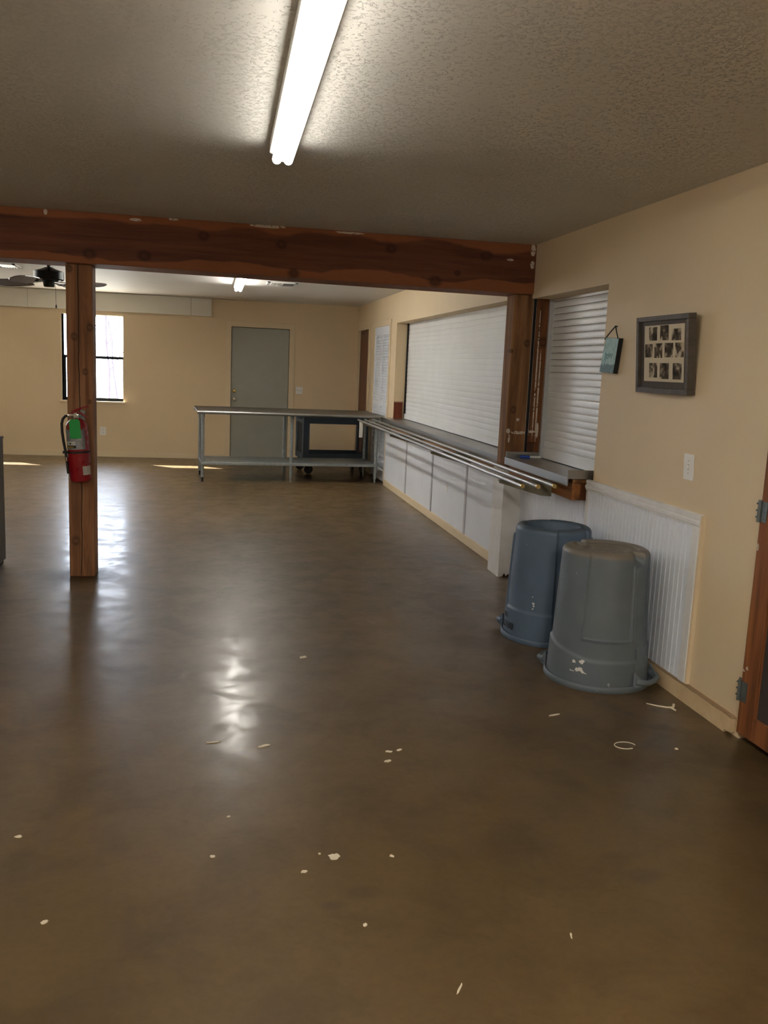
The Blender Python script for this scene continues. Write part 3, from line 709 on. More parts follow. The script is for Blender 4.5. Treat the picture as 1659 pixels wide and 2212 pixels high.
# ------------------------------------------------------------------ upturned bins
def bin_radius(phi, z, H, kind):
    """outer radius of an upturned bin at angle phi (deg, 0 = towards the camera, + = picture right)"""
    r = 0.243 - (0.243-0.212)*(z/H)
    w = lambda a, c: ((a-c+180) % 360) - 180
    # raised lower band whose upper edge dips and steps
    if kind == 'grey':
        a = w(phi, 0); zb = 0.155 + 0.055*max(0, min(1, (-a-10)/70)) if a < 0 else 0.155
        if a < -100 or a > 52: zb = 0.21
    else:
        a = w(phi, -28); d = abs(a); zb = 0.185 if d < 42 else 0.185 + 0.10*min(1, ((d-42)/13)**2)
        if d > 55: zb = 0.60
        if d > 55 and a > 0: zb = 0.60
    t = max(0, min(1, (zb-z)/0.012)); r += 0.0095*t*t*(3-2*t)
    # raised oblong panel drawn by a fine ridge
    if kind == 'grey':
        pa = w(phi, 11)
        dx = abs(pa) - 29.5; dz0 = 0.25 - z
        edge = max(dx/ (180/PI) * r, dz0)
        if z < H-0.01: r += 0.0046*math.exp(-((edge-0.003)/0.0045)**2) - 0.0046*max(0, min(1, (0.002-edge)/0.004))
        rec = (69, 21)
    else:
        rec = (37, 31)
    # recessed side bays above the handles, notched at the upturned base
    for s in (0, 180):
        pa = abs(w(phi, rec[0]+s)); t = max(0, min(1, (rec[1]-pa)/3.0)); t = t*t*(3-2*t)
        depth = 0.010 if kind == 'grey' else 0.014
        zlim = max(0, min(1, (z-0.10)/0.05))
        r -= depth*t*zlim
        if kind == 'grey' and z > H-0.065:
            n = max(0, min(1, (15-abs(w(phi, rec[0]-15+s)))/5.0)); q = max(0, min(1, (z-(H-0.065))/0.03)); r -= 0.03*n*q*1.6
    return r

def make_bin(name, label, c, H, kind, mat):
    root = thing(name, label, 'bin', (c[0], c[1], 0))
    base = math.degrees(math.atan2(-c[1], -c[0]))
    bm = BM(); NA, NZ = 480, 120; rows = []
    def ang(k): return R(base + 360*k/NA)
    prof = []
    for j in range(NZ+1): prof.append(H*0.965*j/NZ)
    for z in prof:
        row = []
        for k in range(NA):
            phi = 360*k/NA; r = bin_radius(phi, z, H, kind)
            row.append(bm.verts.new((math.cos(ang(k))*r, math.sin(ang(k))*r, z)))
        rows.append(row)
    # rounded shoulder and dished, ringed base
    ztop = H*0.965
    tops = [(-0.004, 0.010), (-0.010, 0.017), (-0.019, 0.022), (-0.030, 0.024), (-0.042, 0.0235)]
    for dr, dz in tops:
        row = []
        for k in range(NA):
            r = bin_radius(360*k/NA, ztop, H, kind) + dr
            row.append(bm.verts.new((math.cos(ang(k))*r, math.sin(ang(k))*r, ztop+dz)))
        rows.append(row)
    r0 = 0.158
    rings = [(0.160, 0.022), (0.155, 0.012), (0.148, 0.008), (0.122, 0.008), (0.118, 0.013), (0.108, 0.013), (0.104, 0.008), (0.075, 0.007), (0.070, 0.010), (0.055, 0.010), (0.05, 0.006), (0.02, 0.005)] if kind == 'grey' else \
            [(0.166, 0.021), (0.162, 0.013), (0.152, 0.016), (0.147, 0.004), (0.138, -0.034), (0.130, -0.045), (0.10, -0.047), (0.096, -0.042), (0.088, -0.042), (0.084, -0.048), (0.02, -0.049)]
    for rr, dz in rings:
        row = []
        for k in range(NA):
            q_ = min(rr, rows[-1][k].co.xy.length - 0.0012)
            row.append(bm.verts.new((math.cos(ang(k))*q_, math.sin(ang(k))*q_, ztop+dz)))
        rows.append(row)
    for A, Bq in zip(rows[:-1], rows[1:]):
        for k in range(NA):
            k2 = (k+1) % NA; bm.faces.new((A[k], A[k2], Bq[k2], Bq[k]))
    bm.faces.new(rows[-1])
    bm.faces.new(rows[0][::-1])
    obj('body', bm, mat, root, local=True, smooth=True, angle=50)
    bm = BM(); lathe(bm, [(0.236, 0.0), (0.262, 0.0), (0.2645, 0.006), (0.2645, 0.026), (0.258, 0.031), (0.2555, 0.022), (0.245, 0.020), (0.240, 0.022)], (0, 0, 0), 96)
    obj('rim', bm, mat, root, local=True, smooth=True, angle=60)
    for s in ((68, 248) if kind == 'grey' else (62, 242)):
        a = R(base + s)
        ca, sa = math.cos(a), math.sin(a); T = Vector((-sa, ca, 0)); N = Vector((ca, sa, 0)); Z = Vector((0, 0, 1))
        bm = BM()
        pts = [N*0.245 - T*0.095 + Z*0.055, N*0.272 - T*0.082 + Z*0.052, N*0.293 - T*0.058 + Z*0.048, N*0.30 + Z*0.047, N*0.293 + T*0.058 + Z*0.048, N*0.272 + T*0.082 + Z*0.052, N*0.245 + T*0.095 + Z*0.055]
        tube(bm, pts, [0.017, 0.016, 0.013, 0.0125, 0.013, 0.016, 0.017], 14)
        for sg in (-1, 1):   # webs joining the grip to the wall
            q = [N*0.235 + T*sg*0.10 + Z*0.10, N*0.235 + T*sg*0.10 + Z*0.02, N*0.278 + T*sg*0.078 + Z*0.034, N*0.270 + T*sg*0.082 + Z*0.066]
            vs1 = [bm.verts.new(p + T*0.006) for p in q]; vs2 = [bm.verts.new(p - T*0.006) for p in q]
            bm.faces.new(vs1); bm.faces.new(vs2[::-1])
            for i in range(4): bm.faces.new((vs1[i], vs2[i], vs2[(i+1) % 4], vs1[(i+1) % 4]))
        obj('handle', bm, mat, root, local=True, smooth=True, angle=50)
    return root, base

g_root, g_base = make_bin('trash_bin', 'upturned grey round bin with dusty top nearest the camera', (1.938, 4.012), 0.672, 'grey', MAT['can_grey'])
b_root, b_base = make_bin('trash_bin', 'upturned slate-blue round bin behind the grey one', (1.935, 4.70), 0.655, 'blue', MAT['can_blue'])
def on_bin(bm, base, phi, r, z, flip=False):
    """wrap flat lettering (x right, y up) round a bin"""
    for v in bm.verts:
        x, y = v.co.x, v.co.y
        if flip: x, y = -x, -y
        a = R(base + phi) + x/r
        v.co = Vector((math.cos(a)*(r+v.co.z), math.sin(a)*(r+v.co.z), z+y))
def solid(bm, th):
    r = bmesh.ops.extrude_face_region(bm, geom=bm.faces[:])
    bmesh.ops.translate(bm, verts=[g for g in r['geom'] if isinstance(g, bmesh.types.BMVert)], vec=(0, 0, th))
tb = text_bm('BRUTE', 0.056); solid(tb, 0.0012); on_bin(tb, b_base, -66, 0.2525, 0.080, True)
o = obj('lettering', tb, MAT['ink'], b_root, local=True); o['label'] = 'black upside-down maker lettering'
bm = BM()
for i in range(3): box(bm, -0.022, 0.022, -0.014+i*0.010, -0.007+i*0.010, 0, 0.0012)
on_bin(bm, b_base, -68, 0.2525, 0.132, True); obj('badge', bm, MAT['ink'], b_root, local=True)
# worn white sticker remains on the bins
def scrap(n, pts, r, seed):
    rnd = random.Random(seed); bm = BM()
    for (x, y, s) in pts:
        k = 11; c = []
        for i in range(k):
            q = 2*PI*i/k; rr = s*(0.55+0.7*rnd.random()); c.append(bm.verts.new((x+math.cos(q)*rr, y+math.sin(q)*rr*0.8, 0)))
        bm.faces.new(c)
    solid(bm, 0.0012); return bm
bm = scrap(0, [(-0.052, 0.035, 0.011), (-0.01, 0.042, 0.014), (-0.058, -0.018, 0.014), (-0.02, -0.010, 0.024), (0.005, -0.015, 0.009), (0.012, -0.019, 0.007), (0.036, -0.024, 0.007), (-0.03, -0.003, 0.012)], 0.25, 3)
on_bin(bm, g_base, -14, 0.2475, 0.098); o = obj('sticker_remains', bm, MAT['paper'], g_root, local=True); o['label'] = 'torn white sticker remains'
for (x, y, q_) in ((0, 0.012, 0.008), (0.003, -0.002, 0.006), (-0.001, -0.018, 0.005), (-0.006, 0.05, 0.004)):
    bm = scrap(0, [(x, y, q_)], 0.25, 5); on_bin(bm, b_base, -20, 0.2365, 0.225); obj('paint_scrape', bm, MAT['paper'], b_root, local=True)

# ------------------------------------------------------------------ fire extinguisher on the post
fe = thing('fire_extinguisher', 'red fire extinguisher with a green tag hung on the timber post', 'fire extinguisher', (-0.846, 6.096, 0.672))
r_ = 0.0695
bm = BM(); lathe(bm, [(0.0, 0.004), (0.058, 0.0), (0.066, 0.006), (r_, 0.018), (r_, 0.352), (0.066, 0.375), (0.055, 0.396), (0.036, 0.412), (0.022, 0.418), (0.0, 0.42)], (0, 0, 0), 40)
obj('cylinder', bm, MAT['red'], fe, local=True, smooth=True)
bm = BM(); lathe(bm, [(0.019, 0.412), (0.021, 0.425), (0.021, 0.436), (0.015, 0.438), (0.015, 0.452), (0, 0.454)], (0, 0, 0), 18); box(bm, -0.052, 0.02, -0.014, 0.014, 0.428, 0.445, bevel=0.003); tube(bm, [(0, -0.014, 0.432), (0, -0.03, 0.432)], 0.012, 14)
vl = obj('valve', bm, MAT['chrome'], fe, local=True, smooth=True)
bm = BM(); prism(bm, [(-0.03, 0.452), (-0.018, 0.470), (0.03, 0.486), (0.085, 0.500), (0.087, 0.492), (0.035, 0.474), (-0.012, 0.450)], 'Y', -0.011, 0.011)
obj('lever', bm, MAT['red'], fe, local=True)
bm = BM(); prism(bm, [(-0.02, 0.452), (0.02, 0.450), (0.06, 0.425), (0.075, 0.415), (0.073, 0.425), (0.03, 0.458)], 'Y', -0.012, 0.012)
obj('carry_handle', bm, MAT['red'], fe, local=True)
bm = BM(); tube(bm, [(-0.045, -0.005, 0.436), (-0.066, -0.006, 0.433), (-0.083, -0.006, 0.415), (-0.092, -0.005, 0.385), (-0.0935, -0.004, 0.33), (-0.090, -0.004, 0.27), (-0.083, -0.004, 0.21), (-0.079, -0.004, 0.15)], 0.0088, 12)
hs = obj('hose', bm, MAT['black'], fe, local=True, smooth=True)
bm = BM(); tube(bm, [(-0.079, -0.004, 0.15), (-0.076, -0.004, 0.055)], 0.0088, 12); obj('nozzle', bm, MAT['black'], hs, local=True, smooth=True)
bm = BM(); tube(bm, [(-0.0795, -0.004, 0.138), (-0.0785, -0.004, 0.165)], 0.0098, 12); obj('nozzle_ring', bm, MAT['chrome'], hs, local=True, smooth=True)
bm = BM(); lathe(bm, [(r_, 0.190), (r_+0.003, 0.190), (r_+0.003, 0.203), (r_, 0.203)], (0, 0, 0), 40); box(bm, -0.10, -0.068, -0.012, 0.006, 0.188, 0.206, bevel=0.002)
st = obj('strap', bm, MAT['ink'], fe, local=True, smooth=True); st['label'] = 'thin black strap round the cylinder'
bm = BM(); patch(bm, r_, R(-88), R(48), 0.216, 0.346, 0.0008); obj('instruction_label', bm, MAT['foil'], fe, local=True)
lab = fe.children[-1] if fe.children else None
# pictogram squares and maker's word on the label
def wrap_ext(bm, phi, z):
    for v in bm.verts:
        a = R(phi) + v.co.x/(r_+0.001); rr = r_+0.0013+v.co.z
        v.co = Vector((math.sin(a)*rr, -math.cos(a)*rr, z+v.co.y))
for i in range(3):
    bm = BM(); patch(bm, r_+0.0008, R(-32)+(-0.036+i*0.024)/r_, R(-32)+(-0.016+i*0.024)/r_, 0.247, 0.269, 0.0005, 6)
    obj('pictogram_square', bm, MAT['paper'], fe, local=True)
bm = BM()
for i in range(3):
    cx = -0.026+i*0.024
    if i == 0: vs = [bm.verts.new((cx+a, b, 0.0004)) for a, b in ((-0.007, -0.006), (0.006, -0.006), (0.002, 0.004), (-0.003, 0.0))]; bm.faces.new(vs)
    elif i == 1:
        vs = [bm.verts.new((cx+0.007*math.cos(k*PI/5), 0.007*math.sin(k*PI/5)-0.001, 0.0004)) for k in range(10)]; bm.faces.new(vs)
    else: vs = [bm.verts.new((cx+a, b, 0.0004)) for a, b in ((-0.007, -0.007), (0.0, -0.004), (0.008, 0.007), (0.001, 0.003))]; bm.faces.new(vs)
solid(bm, 0.0004); wrap_ext(bm, -32, 0.258); obj('pictogram', bm, MAT['ink'], fe, local=True)
bm = BM(); patch(bm, r_+0.0008, R(-32)-0.040/r_, R(-32)+0.034/r_, 0.2255, 0.2425, 0.0005, 14); obj('name_band', bm, MAT['ink'], fe, local=True)
bm = text_bm('Sentry', 0.020); solid(bm, 0.0004)
for v in bm.verts: v.co.x += v.co.y*0.25; v.co.z += 0.0005
wrap_ext(bm, -37, 0.234); obj('name_lettering', bm, MAT['yellow'], fe, local=True)
bm = BM(); patch(bm, r_, R(22), R(72), 0.046, 0.104, 0.0008); obj('inspection_sticker', bm, MAT['sticker'], fe, local=True)
bm = BM(); prism(bm, [(-0.034, 0.290), (0.034, 0.290), (0.034, 0.402), (0.024, 0.416), (-0.022, 0.416), (-0.034, 0.402)], 'Y', -0.0835, -0.0827)
obj('inspection_tag', bm, MAT['green'], fe, local=True)['label'] = 'plain green card tag'
bm = BM(); tube(bm, [(0.0, -0.018, 0.434), (-0.002, -0.06, 0.43), (0.002, -0.083, 0.408)], 0.0015, 6); obj('tag_tie', bm, MAT['paper'], fe, local=True)
bm = BM(); prism(bm, [(0.012, 0.36), (0.04, 0.36), (0.05, 0.46), (0.022, 0.47)], 'Y', 0.060, 0.082); box(bm, 0.0, 0.03, 0.018, 0.07, 0.425, 0.437)
obj('hanger', bm, MAT['galv'], fe, local=True)
fe.rotation_euler = (0, R(-3.6), 0)

# ------------------------------------------------------------------ wall plates
def plate(name, label, cat, loc, rot, kind):
    root = thing(name, label, cat, loc)
    w, h = (0.088, 0.124) if kind != 'double' else (0.105, 0.11)
    bm = BM(); box(bm, -w/2, w/2, -0.006, 0, -h/2, h/2, bevel=0.0025); obj('cover_plate', bm, MAT['plastic_white'], root, local=True)
    if kind == 'switch':
        bm = BM(); prism(bm, [(-0.006, -0.010), (-0.007, 0.010), (-0.020, 0.009), (-0.017, -0.002)], 'X', -0.005, 0.005); obj('toggle', bm, MAT['plastic_white'], root, local=True)
        bm = BM(); box(bm, -0.0065, 0.0065, -0.0065, -0.0058, -0.013, 0.013)
        for z in (-0.03, 0.03): tube(bm, [(0, -0.0058, z), (0, -0.0072, z)], 0.003, 8)
        obj('slot', bm, MAT['sticker'], root, local=True)
    elif kind == 'outlet':
        for z in (-0.021, 0.021):
            bm = BM(); lathe(bm, [(0.0165, -0.0075), (0.0165, -0.005), (0, -0.005)], (0, 0, z), 16, 'Y'); f = obj('socket', bm, MAT['plastic_white'], root, local=True)
            bm = BM(); box(bm, -0.008, -0.005, -0.0082, -0.0070, z-0.002, z+0.007); box(bm, 0.005, 0.008, -0.0082, -0.0070, z-0.002, z+0.007); box(bm, -0.002, 0.002, -0.0082, -0.0070, z-0.010, z-0.006); obj('slot', bm, MAT['slot'], f, local=True)
    else:
        for x in (-0.023, 0.023):
            bm = BM(); box(bm, x-0.006, x+0.006, -0.0075, -0.0058, -0.013, 0.013); f = obj('slot', bm, MAT['sticker'], root, local=True)
            bm = BM(); prism(bm, [(-0.006, -0.008), (-0.006, 0.008), (-0.018, 0.008), (-0.016, 0.0)], 'X', x-0.0045, x+0.0045); obj('toggle', bm, MAT['plastic_white'], f, local=True)
    root.rotation_euler = rot
    return root
plate('light_switch', 'single white light switch on the right wall below the picture', 'light switch', (XW, 3.815, 1.099), (R(3), 0, R(-90)), 'switch')
plate('light_switch', 'double white light switch on the back wall right of the grey door', 'light switch', (1.338, YB, 1.10), (0, 0, 0), 'double')
plate('wall_outlet', 'white wall outlet low on the back wall below the window', 'outlet', (-1.598, YB, 0.385), (0, 0, 0), 'outlet')

# ------------------------------------------------------------------ picture frame with ten old photographs
pf = thing('picture_frame', 'dark wooden frame holding ten small sepia photographs on the right wall', 'picture', (XW, 4.085, 1.437))
# local: u = -y (towards the camera), so build in world axes relative to root: y from +0.27 (far) to -0.27 (near)
FW, FH = 0.260, 0.380
def fr(y0, y1, z0, z1, x0=-0.044, x1=-0.004): return (x0, x1, y0, y1, z0, z1)
for b in (fr(-FW, FW, FH-0.024, FH), fr(-FW, FW, 0, 0.026), fr(-FW, -FW+0.024, 0.026, FH-0.024), fr(FW-0.024, FW, 0.026, FH-0.024)):
    obj('moulding', B(b, bevel=0.002), MAT['frame'], pf, local=True)
obj('backing_board', B((-0.030, -0.022, -FW+0.022, FW-0.022, 0.024, FH-0.022)), plain('dark_brown_mat_board', srgb(70, 60, 52), 0.7, var=0.1, vscale=12), pf, local=True)
py0, py1, pz0, pz1 = -0.205, 0.190, 0.058, 0.335     # collage sheet
sheet = obj('collage_sheet', B((-0.0318, -0.0300, py0, py1, pz0, pz1)), MAT['mat_card'], pf, local=True)
def sepia(i):
    t = NT('sepia_photograph'); v = t.coord((1, 1, 1), (i*3.7, i*1.3, i*2.1))
    n = t.noise(v, 22, 3, 0.55, 0.5)
    t.base(t.ramp(n, [(0.36, srgb(50, 43, 36)), (0.52, srgb(96, 85, 72)), (0.64, srgb(196, 182, 158))])); t.set(rough=0.85, spec=0.15); return t.m
SEP = [sepia(i) for i in range(10)]
spots = [(.12, .33, .03, .27), (.41, .62, .01, .27), (.70, .92, .08, .28), (.02, .22, .33, .57), (.27, .47, .32, .58), (.53, .74, .32, .57), (.79, .99, .32, .57), (.14, .35, .67, .93), (.42, .64, .67, .95), (.74, .95, .67, .95)]
for i, (u0, u1, v0, v1) in enumerate(spots):
    ya, yb = py1 - (py1-py0)*u0, py1 - (py1-py0)*u1; za_, zb_ = pz1 - (pz1-pz0)*v1, pz1 - (pz1-pz0)*v0
    obj('photograph', B((-0.0326, -0.0317, yb, ya, za_, zb_)), SEP[i], sheet, local=True)
pf.rotation_euler = (0, R(-4.5), 0)

# turquoise plaque hung on a cord
pq = thing('wall_plaque', 'small turquoise plaque hung by a black cord beside the near shutter', 'plaque', (XW, 4.72, 1.52))
def turq():
    t = NT('distressed_turquoise_paint'); v = t.coord(); sep = t.add('ShaderNodeSeparateXYZ'); t.link(v, sep.inputs[0])
    n = t.noise(v, 45, 4, 0.6, 0.4)
    c = t.ramp(n, [(0.3, srgb(128, 168, 172)), (0.55, srgb(158, 196, 198)), (0.75, srgb(190, 214, 214))])
    low = t.math('SUBTRACT', 1.0, t.smooth(t.math('ADD', sep.outputs['Z'], t.math('MULTIPLY', t.math('SUBTRACT', n, 0.5), 0.02)), 0.050, 0.060))
    c = t.mix(t.math('MULTIPLY', low, 0.95), c, t.ramp(n, [(0.3, srgb(58, 92, 102)), (0.7, srgb(110, 140, 146))]))
    t.base(c); t.set(rough=0.6); return t.m
def quad_slab(bm, q, x0, x1):
    a = [bm.verts.new((x0, y, z)) for y, z in q]; b = [bm.verts.new((x1, y, z)) for y, z in q]
    bm.faces.new(a); bm.faces.new(b[::-1])
    for i in range(4): bm.faces.new((a[i], b[i], b[(i+1) % 4], a[(i+1) % 4]))
q = [(0.118, 0.012), (-0.063, 0.004), (-0.100, 0.198), (0.066, 0.206)]
bm = BM(); quad_slab(bm, q, -0.030, -0.004); obj('block', bm, MAT['ink'], pq, local=True)['label'] = 'black painted wooden block'
bm = BM(); quad_slab(bm, [(y*0.99, z*0.985+0.0015) for y, z in q], -0.0312, -0.030); face = obj('painted_face', bm, turq(), pq, local=True)
bm = BM()
def stroke(pts, w=0.0022):
    tube(bm, [(-0.0314, y, z) for y, z in pts], w, 6)
# faint raised letter strokes across the middle, as on the plaque
for pts in ([(0.058, 0.118), (0.050, 0.118), (0.052, 0.088), (0.060, 0.082)], [(0.036, 0.114), (0.030, 0.092), (0.022, 0.088)], [(0.030, 0.108), (0.012, 0.106)],
            [(0.004, 0.092), (0.010, 0.112), (-0.010, 0.114), (-0.008, 0.100), (0.004, 0.092)], [(-0.026, 0.115), (-0.022, 0.085)], [(-0.038, 0.114), (-0.040, 0.106)], [(0.055, 0.06), (0.05, 0.05)]):
    stroke(pts)
obj('lettering', bm, plain('teal_letter_paint', srgb(104, 142, 146), 0.6), face, local=True)
bm = BM(); tube(bm, [(-0.031, 0.078, 0.196), (-0.020, 0.036, 0.236), (-0.012, -0.008, 0.268)], 0.0034, 8); tube(bm, [(-0.012, -0.008, 0.268), (-0.022, -0.045, 0.235), (-0.031, -0.092, 0.194)], 0.0034, 8)
obj('cord', bm, MAT['ink'], pq, local=True, smooth=True)
bm = BM(); tube(bm, [(0.0, -0.008, 0.266), (-0.016, -0.008, 0.268)], 0.003, 8); obj('nail', bm, MAT['dark_metal'], pq, local=True)

# ------------------------------------------------------------------ ceiling fittings
def tube_light(label, xc, y0, y1, zc, m='tube', n_name='fluorescent_light'):
    root = thing(n_name, label, 'light fixture', (xc, (y0+y1)/2, zc), group=None)
    hb = BM(); prism(hb, [(xc-0.053, zc), (xc-0.053, zc-0.040), (xc-0.040, zc-0.046), (xc+0.040, zc-0.046), (xc+0.053, zc-0.040), (xc+0.053, zc)], 'Y', y0-0.02, y1+0.012)
    obj('housing', hb, MAT['vent'], root)
    for s in (-0.0235, 0.0235):
        bm = BM(); L0, L1 = y0, y1
        pts = [(xc+s, L0, zc-0.068), (xc+s, L0+0.004, zc-0.068), (xc+s, L1-0.004, zc-0.068), (xc+s, L1, zc-0.068)]
        tube(bm, pts, [0.015, 0.019, 0.019, 0.015], 20)
        obj('tube', bm, MAT[m], root, smooth=True)
    for y in (y0-0.012, y1+0.001):
        obj('lamp_holder', B((xc-0.040, xc+0.040, y, y+0.010, zc-0.074, zc-0.043), bevel=0.003), MAT['holder'], root)
    return root
tube_light('lit twin-tube fluorescent fitting on the near textured ceiling', 0.2595, 1.46, 3.86, ZC).rotation_euler.z = R(-0.86)
tube_light('lit twin-tube fluorescent fitting on the far ceiling beyond the beam', 0.300, 8.62, 11.05, ZF, 'tube_far')

def vent(label, x0, x1, y0, y1):
    root = thing('ceiling_vent', label, 'vent', ((x0+x1)/2, (y0+y1)/2, ZF))
    z = ZF-0.004
    obj('backing', B((x0+0.025, x1-0.025, y0+0.025, y1-0.025, z-0.001, z+0.003)), MAT['slot_soft'], root)
    f = BM()
    for b in ((x0, x1, y0, y0+0.03, z-0.008, ZF), (x0, x1, y1-0.03, y1, z-0.008, ZF), (x0, x0+0.03, y0, y1, z-0.008, ZF), (x1-0.03, x1, y0, y1, z-0.008, ZF)): box(f, *b)
    obj('frame', f, MAT['vent'], root)
    s = BM(); n = 13
    for i in range(n):
        x = x0+0.03 + (x1-x0-0.06)*(i+0.5)/n; d = 0.008 if i < n/2 else -0.008
        prism(s, [(x-0.001, z-0.0), (x+0.001, z-0.0), (x+0.001+d, z-0.010), (x-0.001+d, z-0.010)], 'Y', y0+0.028, y1-0.028)
    obj('louvre', s, MAT['vent'], root)
tube_light('added unseen twin-tube fill light behind the camera', 0.272, -2.6, -0.2, ZC, 'tube_fill_back')  # unseen fill light, added to brighten the near room from behind
tube_light('added unseen twin-tube fill light left of the view in the near room', -3.3, 1.38, 3.78, ZC, 'tube_fill_left')  # added out of view as fill for the near room
tube_light('added unseen twin-tube fill light left of the view in the far room', -3.3, 8.62, 11.05, ZF, 'tube_fill_far')  # added out of view as fill for the far room

vent('white ceiling vent right of the far fluorescent fitting', 0.615, 0.96, 10.42, 10.84)
vent('white ceiling vent at the left edge above the fan', -2.48, -2.06, 10.2, 10.62)

# ceiling fan, four blades at rest
fc = (-1.432, 8.5)
fr_ = thing('ceiling_fan', 'dark ceiling fan with pull chain beyond the beam', 'fan', (fc[0], fc[1], ZF))
bm = BM(); lathe(bm, [(0.075, ZF), (0.075, ZF-0.015), (0.045, ZF-0.075), (0.02, ZF-0.085), (0.02, ZF-0.09)], (*fc, 0), 28); obj('canopy', bm, MAT['dark_metal'], fr_, smooth=True)
bm = BM(); tube(bm, [(*fc, ZF-0.08), (*fc, 2.225)], 0.016, 12); obj('downrod', bm, MAT['dark_metal'], fr_, smooth=True)
bm = BM(); lathe(bm, [(0.03, 2.255), (0.06, 2.24), (0.118, 2.222), (0.129, 2.215), (0.129, 2.152), (0.12, 2.142), (0.075, 2.134), (0.06, 2.128), (0.04, 2.126)], (*fc, 0), 40); obj('motor', bm, MAT['dark_metal'], fr_, smooth=True)
bm = BM(); lathe(bm, [(0.05, 2.13), (0.048, 2.095), (0.043, 2.084), (0.0, 2.082)], (*fc, 0), 28); obj('switch_housing', bm, MAT['dark_metal'], fr_, smooth=True)
for th in (338, 248, 68, 158):
    a = R(th); ca, sa = math.cos(a), math.sin(a); zb = 2.122
    bm = BM(); top, bot = [], []
    out = [(0.17, 0.048), (0.24, 0.060), (0.34, 0.070), (0.46, 0.066), (0.52, 0.050), (0.548, 0.022)]
    outline = [(r, w) for r, w in out] + [(r, -w) for r, w in reversed(out)]
    for (r, w) in outline:
        x, y = fc[0] + ca*r - sa*w, fc[1] + sa*r + ca*w; zt = zb + w*0.34 - 0.010*(r/0.515)
        top.append(bm.verts.new((x, y, zt+0.003))); bot.append(bm.verts.new((x, y, zt-0.003)))
    bm.faces.new(top); bm.faces.new(bot[::-1])
    for i in range(len(top)): j = (i+1) % len(top); bm.faces.new((top[i], top[j], bot[j], bot[i]))
    bl_ = obj('blade', bm, MAT['blade'], fr_); bl_.data.materials.append(MAT['blade_top'])
    for p in bl_.data.polygons: p.material_index = 1 if p.normal.z > 0.7 else 0
    bm = BM(); A_ = Vector((ca, sa, 0)); T_ = Vector((-sa, ca, 0)); O_ = Vector((*fc, 0))
    q = [(0.06, 0.022, 2.136), (0.15, 0.016, 2.126), (0.22, 0.035, 2.118)]
    rows = [[bm.verts.new(O_ + A_*r + T_*w*s + Vector((0, 0, z+dz))) for s in (1, -1) for dz in (0, -0.006)] for r, w, z in q]
    for P_, Q_ in zip(rows[:-1], rows[1:]):
        for i, j in ((0, 1), (1, 3), (3, 2), (2, 0)): bm.faces.new((P_[i], P_[j], Q_[j], Q_[i]))
    bm.faces.new([rows[0][i] for i in (0, 1, 3, 2)]); bm.faces.new([rows[-1][i] for i in (0, 2, 3, 1)])
    obj('blade_arm', bm, MAT['dark_metal'], bl_)
bm = BM(); tube(bm, [(fc[0]+0.056, fc[1]-0.01, 2.10), (fc[0]+0.060, fc[1]-0.01, 1.93)], 0.0014, 6); ch = obj('pull_chain', bm, MAT['dark_metal'], fr_)
bm = BM(); lathe(bm, [(0.0, 0.03), (0.004, 0.028), (0.007, 0.01), (0.007, 0.0), (0.0, -0.002)], (fc[0]+0.060, fc[1]-0.01, 1.905), 12); obj('pull_knob', bm, MAT['ink'], ch, smooth=True)

# long white boarding high on the back wall
dt = thing('wall_boarding', 'long white boarding high on the back wall left of the door', 'boarding', (-1.5, YB-0.06, 2.16))
xs = [-4.6, -3.25, -2.62, -2.05, -0.316, -0.01]
for a, b in zip(xs[:-1], xs[1:]):
    obj('panel', B((a+0.002, b-0.002, YB-0.05, YB, 2.152, ZF-0.006), bevel=0.002), MAT['duct'], dt)

# dark cabinet at the left edge
cb = thing('metal_cabinet', 'dark grey metal cabinet cut off by the left edge', 'cabinet', (-1.9, 6.2, 0))
obj('body', B((-2.35, -1.440, 5.82, 6.612, 0.03, 0.895), bevel=0.004), MAT['cabinet'], cb)
obj('top', B((-2.355, -1.436, 5.80, 6.616, 0.895, 0.912), bevel=0.003), MAT['cabinet'], cb)
obj('plinth', B((-2.34, -1.455, 5.84, 6.60, 0, 0.03)), MAT['void'], cb)
dd = obj('door', B((-2.335, -1.90, 5.805, 5.82, 0.05, 0.88), bevel=0.003), MAT['cabinet'], cb)
dd2 = obj('door', B((-1.895, -1.455, 5.805, 5.82, 0.05, 0.88), bevel=0.003), MAT['cabinet'], cb)
for d, x in ((dd, -1.94), (dd2, -1.855)):
    bm = BM(); tube(bm, [(x, 5.805, 0.60), (x, 5.785, 0.61), (x, 5.785, 0.72), (x, 5.805, 0.73)], 0.005, 8); obj('handle', bm, MAT['nickel'], d, smooth=True)

